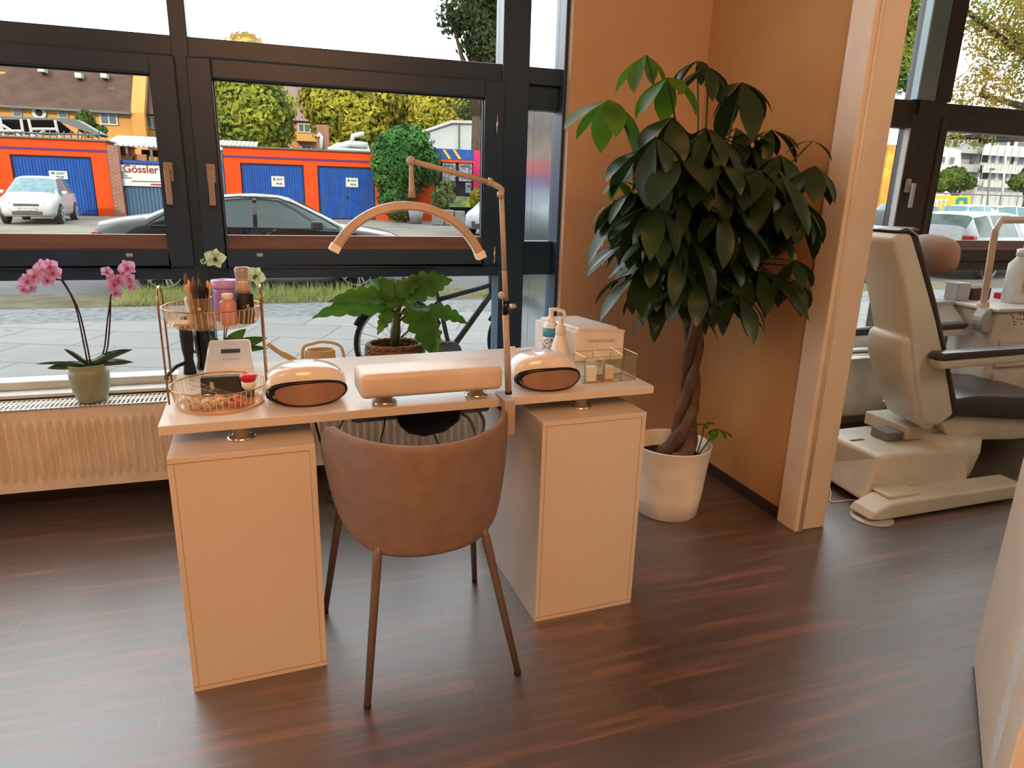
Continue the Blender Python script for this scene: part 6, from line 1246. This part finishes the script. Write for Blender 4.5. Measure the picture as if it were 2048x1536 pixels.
fp = thing('flag_pole', 'white mast standing before the apartment block', 'mast', at_y(2004, 430, 46)); b = at_y(2004, 420, 46); b.z = -0.05; MB().tube([b, at_y(2014, 292, 46)], 0.09, 6).build('pole', m_winw, fp, smooth=True)
tree('bushy green tree before the apartment block above the banner', base(1905, 50), [B(1905, 358, 50, 38, 28), B(1880, 370, 50, 22, 18), B(1935, 365, 50, 22, 18)], 4500, 0.2, m_leafG, 30)
tree('green tree at the right picture edge before the apartment block', base(2045, 50), [B(2040, 365, 50, 28, 22), B(2070, 355, 50, 40, 30)], 3500, 0.2, m_leafG, 31)
est = [(-2.25, 0.62, 0.40, 0.85, 1.0, 0.58, 0, 0), (-2.2, 0.82, 0.28, 0.95, 1.22, 0.64, 0, 1), (-1.95, 0.88, 0.24, 0.98, 1.46, 0.62, 1, 0), (-1.3, 0.90, 0.2, 0.98, 1.52, 0.60, 0, 0), (-1.22, 0.90, 0.2, 0.98, 1.52, 0.60, 1, 0), (-0.2, 0.91, 0.2, 0.97, 1.53, 0.60, 0, 0), (-0.12, 0.91, 0.2, 0.97, 1.53, 0.60, 1, 0), (0.4, 0.91, 0.2, 0.96, 1.48, 0.60, 1, 1), (1.0, 0.90, 0.2, 0.94, 1.17, 0.68, 0, 1), (1.25, 0.89, 0.2, 0.90, 1.0, 0.72, 0, 0), (1.7, 0.87, 0.2, 0.84, 0.93, 0.66, 0, 0), (2.1, 0.76, 0.24, 0.70, 0.78, 0.55, 0, 0), (2.25, 0.6, 0.3, 0.6, 0.66, 0.45, 0, 0)]
m_cgreen = M('greenish_car_glass', (110, 140, 130), 0.08, c2=(60, 80, 76), scale=3)
ce = car('estate_car', 'white estate car parked by the verge outside the right window', (0, 0, 0), 0, m_carw, m_cgreen, est, 0.33, (-1.35, 1.35), 0.91)
MB().box(-2.24, -2.05, -0.86, -0.62, 0.80, 1.02).box(-2.24, -2.05, 0.62, 0.86, 0.80, 1.02).build('tail_lamp', m_lampr, ce, bevel=0.03)
p = at_z(1960, 575, GZ); ce.location = (at_y(1985, 480, 12.0).x, 12.3, GZ - 0.02); ce.rotation_euler = (0, 0, math.radians(14)); ce.scale = (1, 1, 0.93)
for i, (u_, v_, y_, rz_, mt, lb) in enumerate(((1880, 420, 24, -10, m_cars, 'silver car behind the white estate car beneath the banner'), (1990, 415, 26, 8, m_cars, 'silver car to the right of the yellow banner'), (2062, 410, 32, -12, m_carw, 'white car at the right edge of the car park'))):
    k_ = dup(c2_, (at_y(u_, v_, y_).x, y_ + 1, -0.15), math.radians(rz_), lb); k_['group'] = 'small cars in the car park'
    k_.name = 'hatchback'
    for ch_ in k_.children:
        if ch_.name.startswith('body'):
            ch_.data = ch_.data.copy(); ch_.data.materials[0] = mt

# ------------------------------------------------------------ bicycle
YK = 5.4
bk = thing('bicycle', 'dark bicycle leaning outside behind the philodendron', 'bicycle', (1.2, YK, GZ))
BB = at_y(900, 702, YK); HD = at_y(984, 562, YK); HB = at_y(982, 588, YK); ST = at_y(880, 598, YK); RW = Vector((BB.x - 0.43, YK, GZ + 0.35)); FW = Vector((HD.x + 0.32, YK, GZ + 0.35))
m_bike = M('dark_bike_paint', (52, 56, 62), 0.3)
MB().tube([BB, HB], 0.026, 8).tube([ST, HD + Vector((0, 0, -0.03))], 0.021, 8).tube([BB, ST + Vector((-0.04, 0, 0.12))], 0.019, 8).tube([BB, RW + Vector((0, 0.05, 0))], 0.012, 6).tube([ST, RW + Vector((0, 0.05, 0))], 0.010, 6).tube([HB + Vector((0.01, 0, -0.03)), HD + Vector((-0.01, 0, 0.05))], 0.026, 8).build('frame', m_bike, bk, smooth=True)
MB().tube([HB, FW + Vector((0, 0.06, 0))], 0.014, 8).tube([HB, FW + Vector((0, -0.06, 0))], 0.014, 8).tube([HD, HD + Vector((-0.05, 0, 0.2))], 0.014, 8).build('fork', m_bike, bk, smooth=True)
for c_, nm in ((RW, 0), (FW, 1)):
    wv = MB().tube(arc(c_, 0.335, 0, 2 * PI, 40), 0.018, 8, cap=False).build('wheel', m_tyre, bk, smooth=True); MB().tube(arc(c_, 0.31, 0, 2 * PI, 40), 0.010, 6, cap=False).build('rim', m_rim, wv, smooth=True)
    s_ = MB()
    for k in range(20): a = 2 * PI * k / 20; s_.tube([c_ + Vector((0, 0.03 * (-1) ** k, 0)), c_ + Vector((0.31 * math.cos(a), 0, 0.31 * math.sin(a)))], 0.0025, 4)
    s_.tube([c_ + Vector((0, -0.05, 0)), c_ + Vector((0, 0.05, 0))], 0.02, 8); s_.build('spokes', m_rim, wv)
    MB().tube(arc(c_, 0.37, 0.4, 2.7, 16), 0.018, 6).build('mudguard', m_bike, bk, smooth=True)
sd = ST + Vector((-0.06, 0, 0.22)); MB().tube([sd + Vector((-0.12, 0, 0.02)), sd, sd + Vector((0.14, 0, 0))], [0.05, 0.055, 0.02], 8, flat=1.2).build('saddle', m_blackm, bk, smooth=True)
rk = RW + Vector((0, 0, 0.44)); MB().tube([rk + Vector((-0.2, -0.05, 0)), rk + Vector((0.2, -0.05, 0.01))], 0.007, 5).tube([rk + Vector((-0.2, 0.05, 0)), rk + Vector((0.2, 0.05, 0.01))], 0.007, 5).tube([rk + Vector((-0.1, 0, 0)), RW], 0.007, 5).tube([rk + Vector((-0.2, -0.05, 0)), rk + Vector((-0.2, 0.05, 0))], 0.007, 5).build('luggage_rack', m_steelg, bk, smooth=True)
MB().tube([BB + Vector((0, -0.05, 0)), BB + Vector((0, 0.05, 0))], 0.09, 20).build('chainring', m_steelg, bk); MB().tube([BB + Vector((0, -0.07, 0)), BB + Vector((-0.12, -0.08, 0.10))], 0.012, 6).box(BB.x - 0.17, BB.x - 0.07, YK - 0.16, YK - 0.07, BB.z + 0.09, BB.z + 0.115).build('pedal_crank', m_blackm, bk)
KF[0] = 1.0
# ceiling lamps
def pendant(loc, label):
    p = thing('pendant_lamp', label, 'lamp', loc, 0, 'pendant lamps')
    MB().lathe([(0.02, 0.12), (0.06, 0.10), (0.09, 0.04), (0.10, 0.0), (0.095, 0.0), (0.085, 0.04), (0.055, 0.092)], loc, 28).build('lamp_shade', m_rose, p, smooth=True)
    MB().ball(Vector(loc) + Vector((0, 0, 0.03)), 0.035, 14).build('bulb', M('glowing_bulb', (255, 220, 150), 0.5, emit=(255, 190, 90), estr=25), p, smooth=True)
    MB().tube([Vector(loc) + Vector((0, 0, 0.12)), (loc[0], loc[1], CZ)], 0.003, 5).build('cord', m_cable, p)
pendant((-1.95, 0.05, 2.10), 'warm pendant lamp left of the camera');
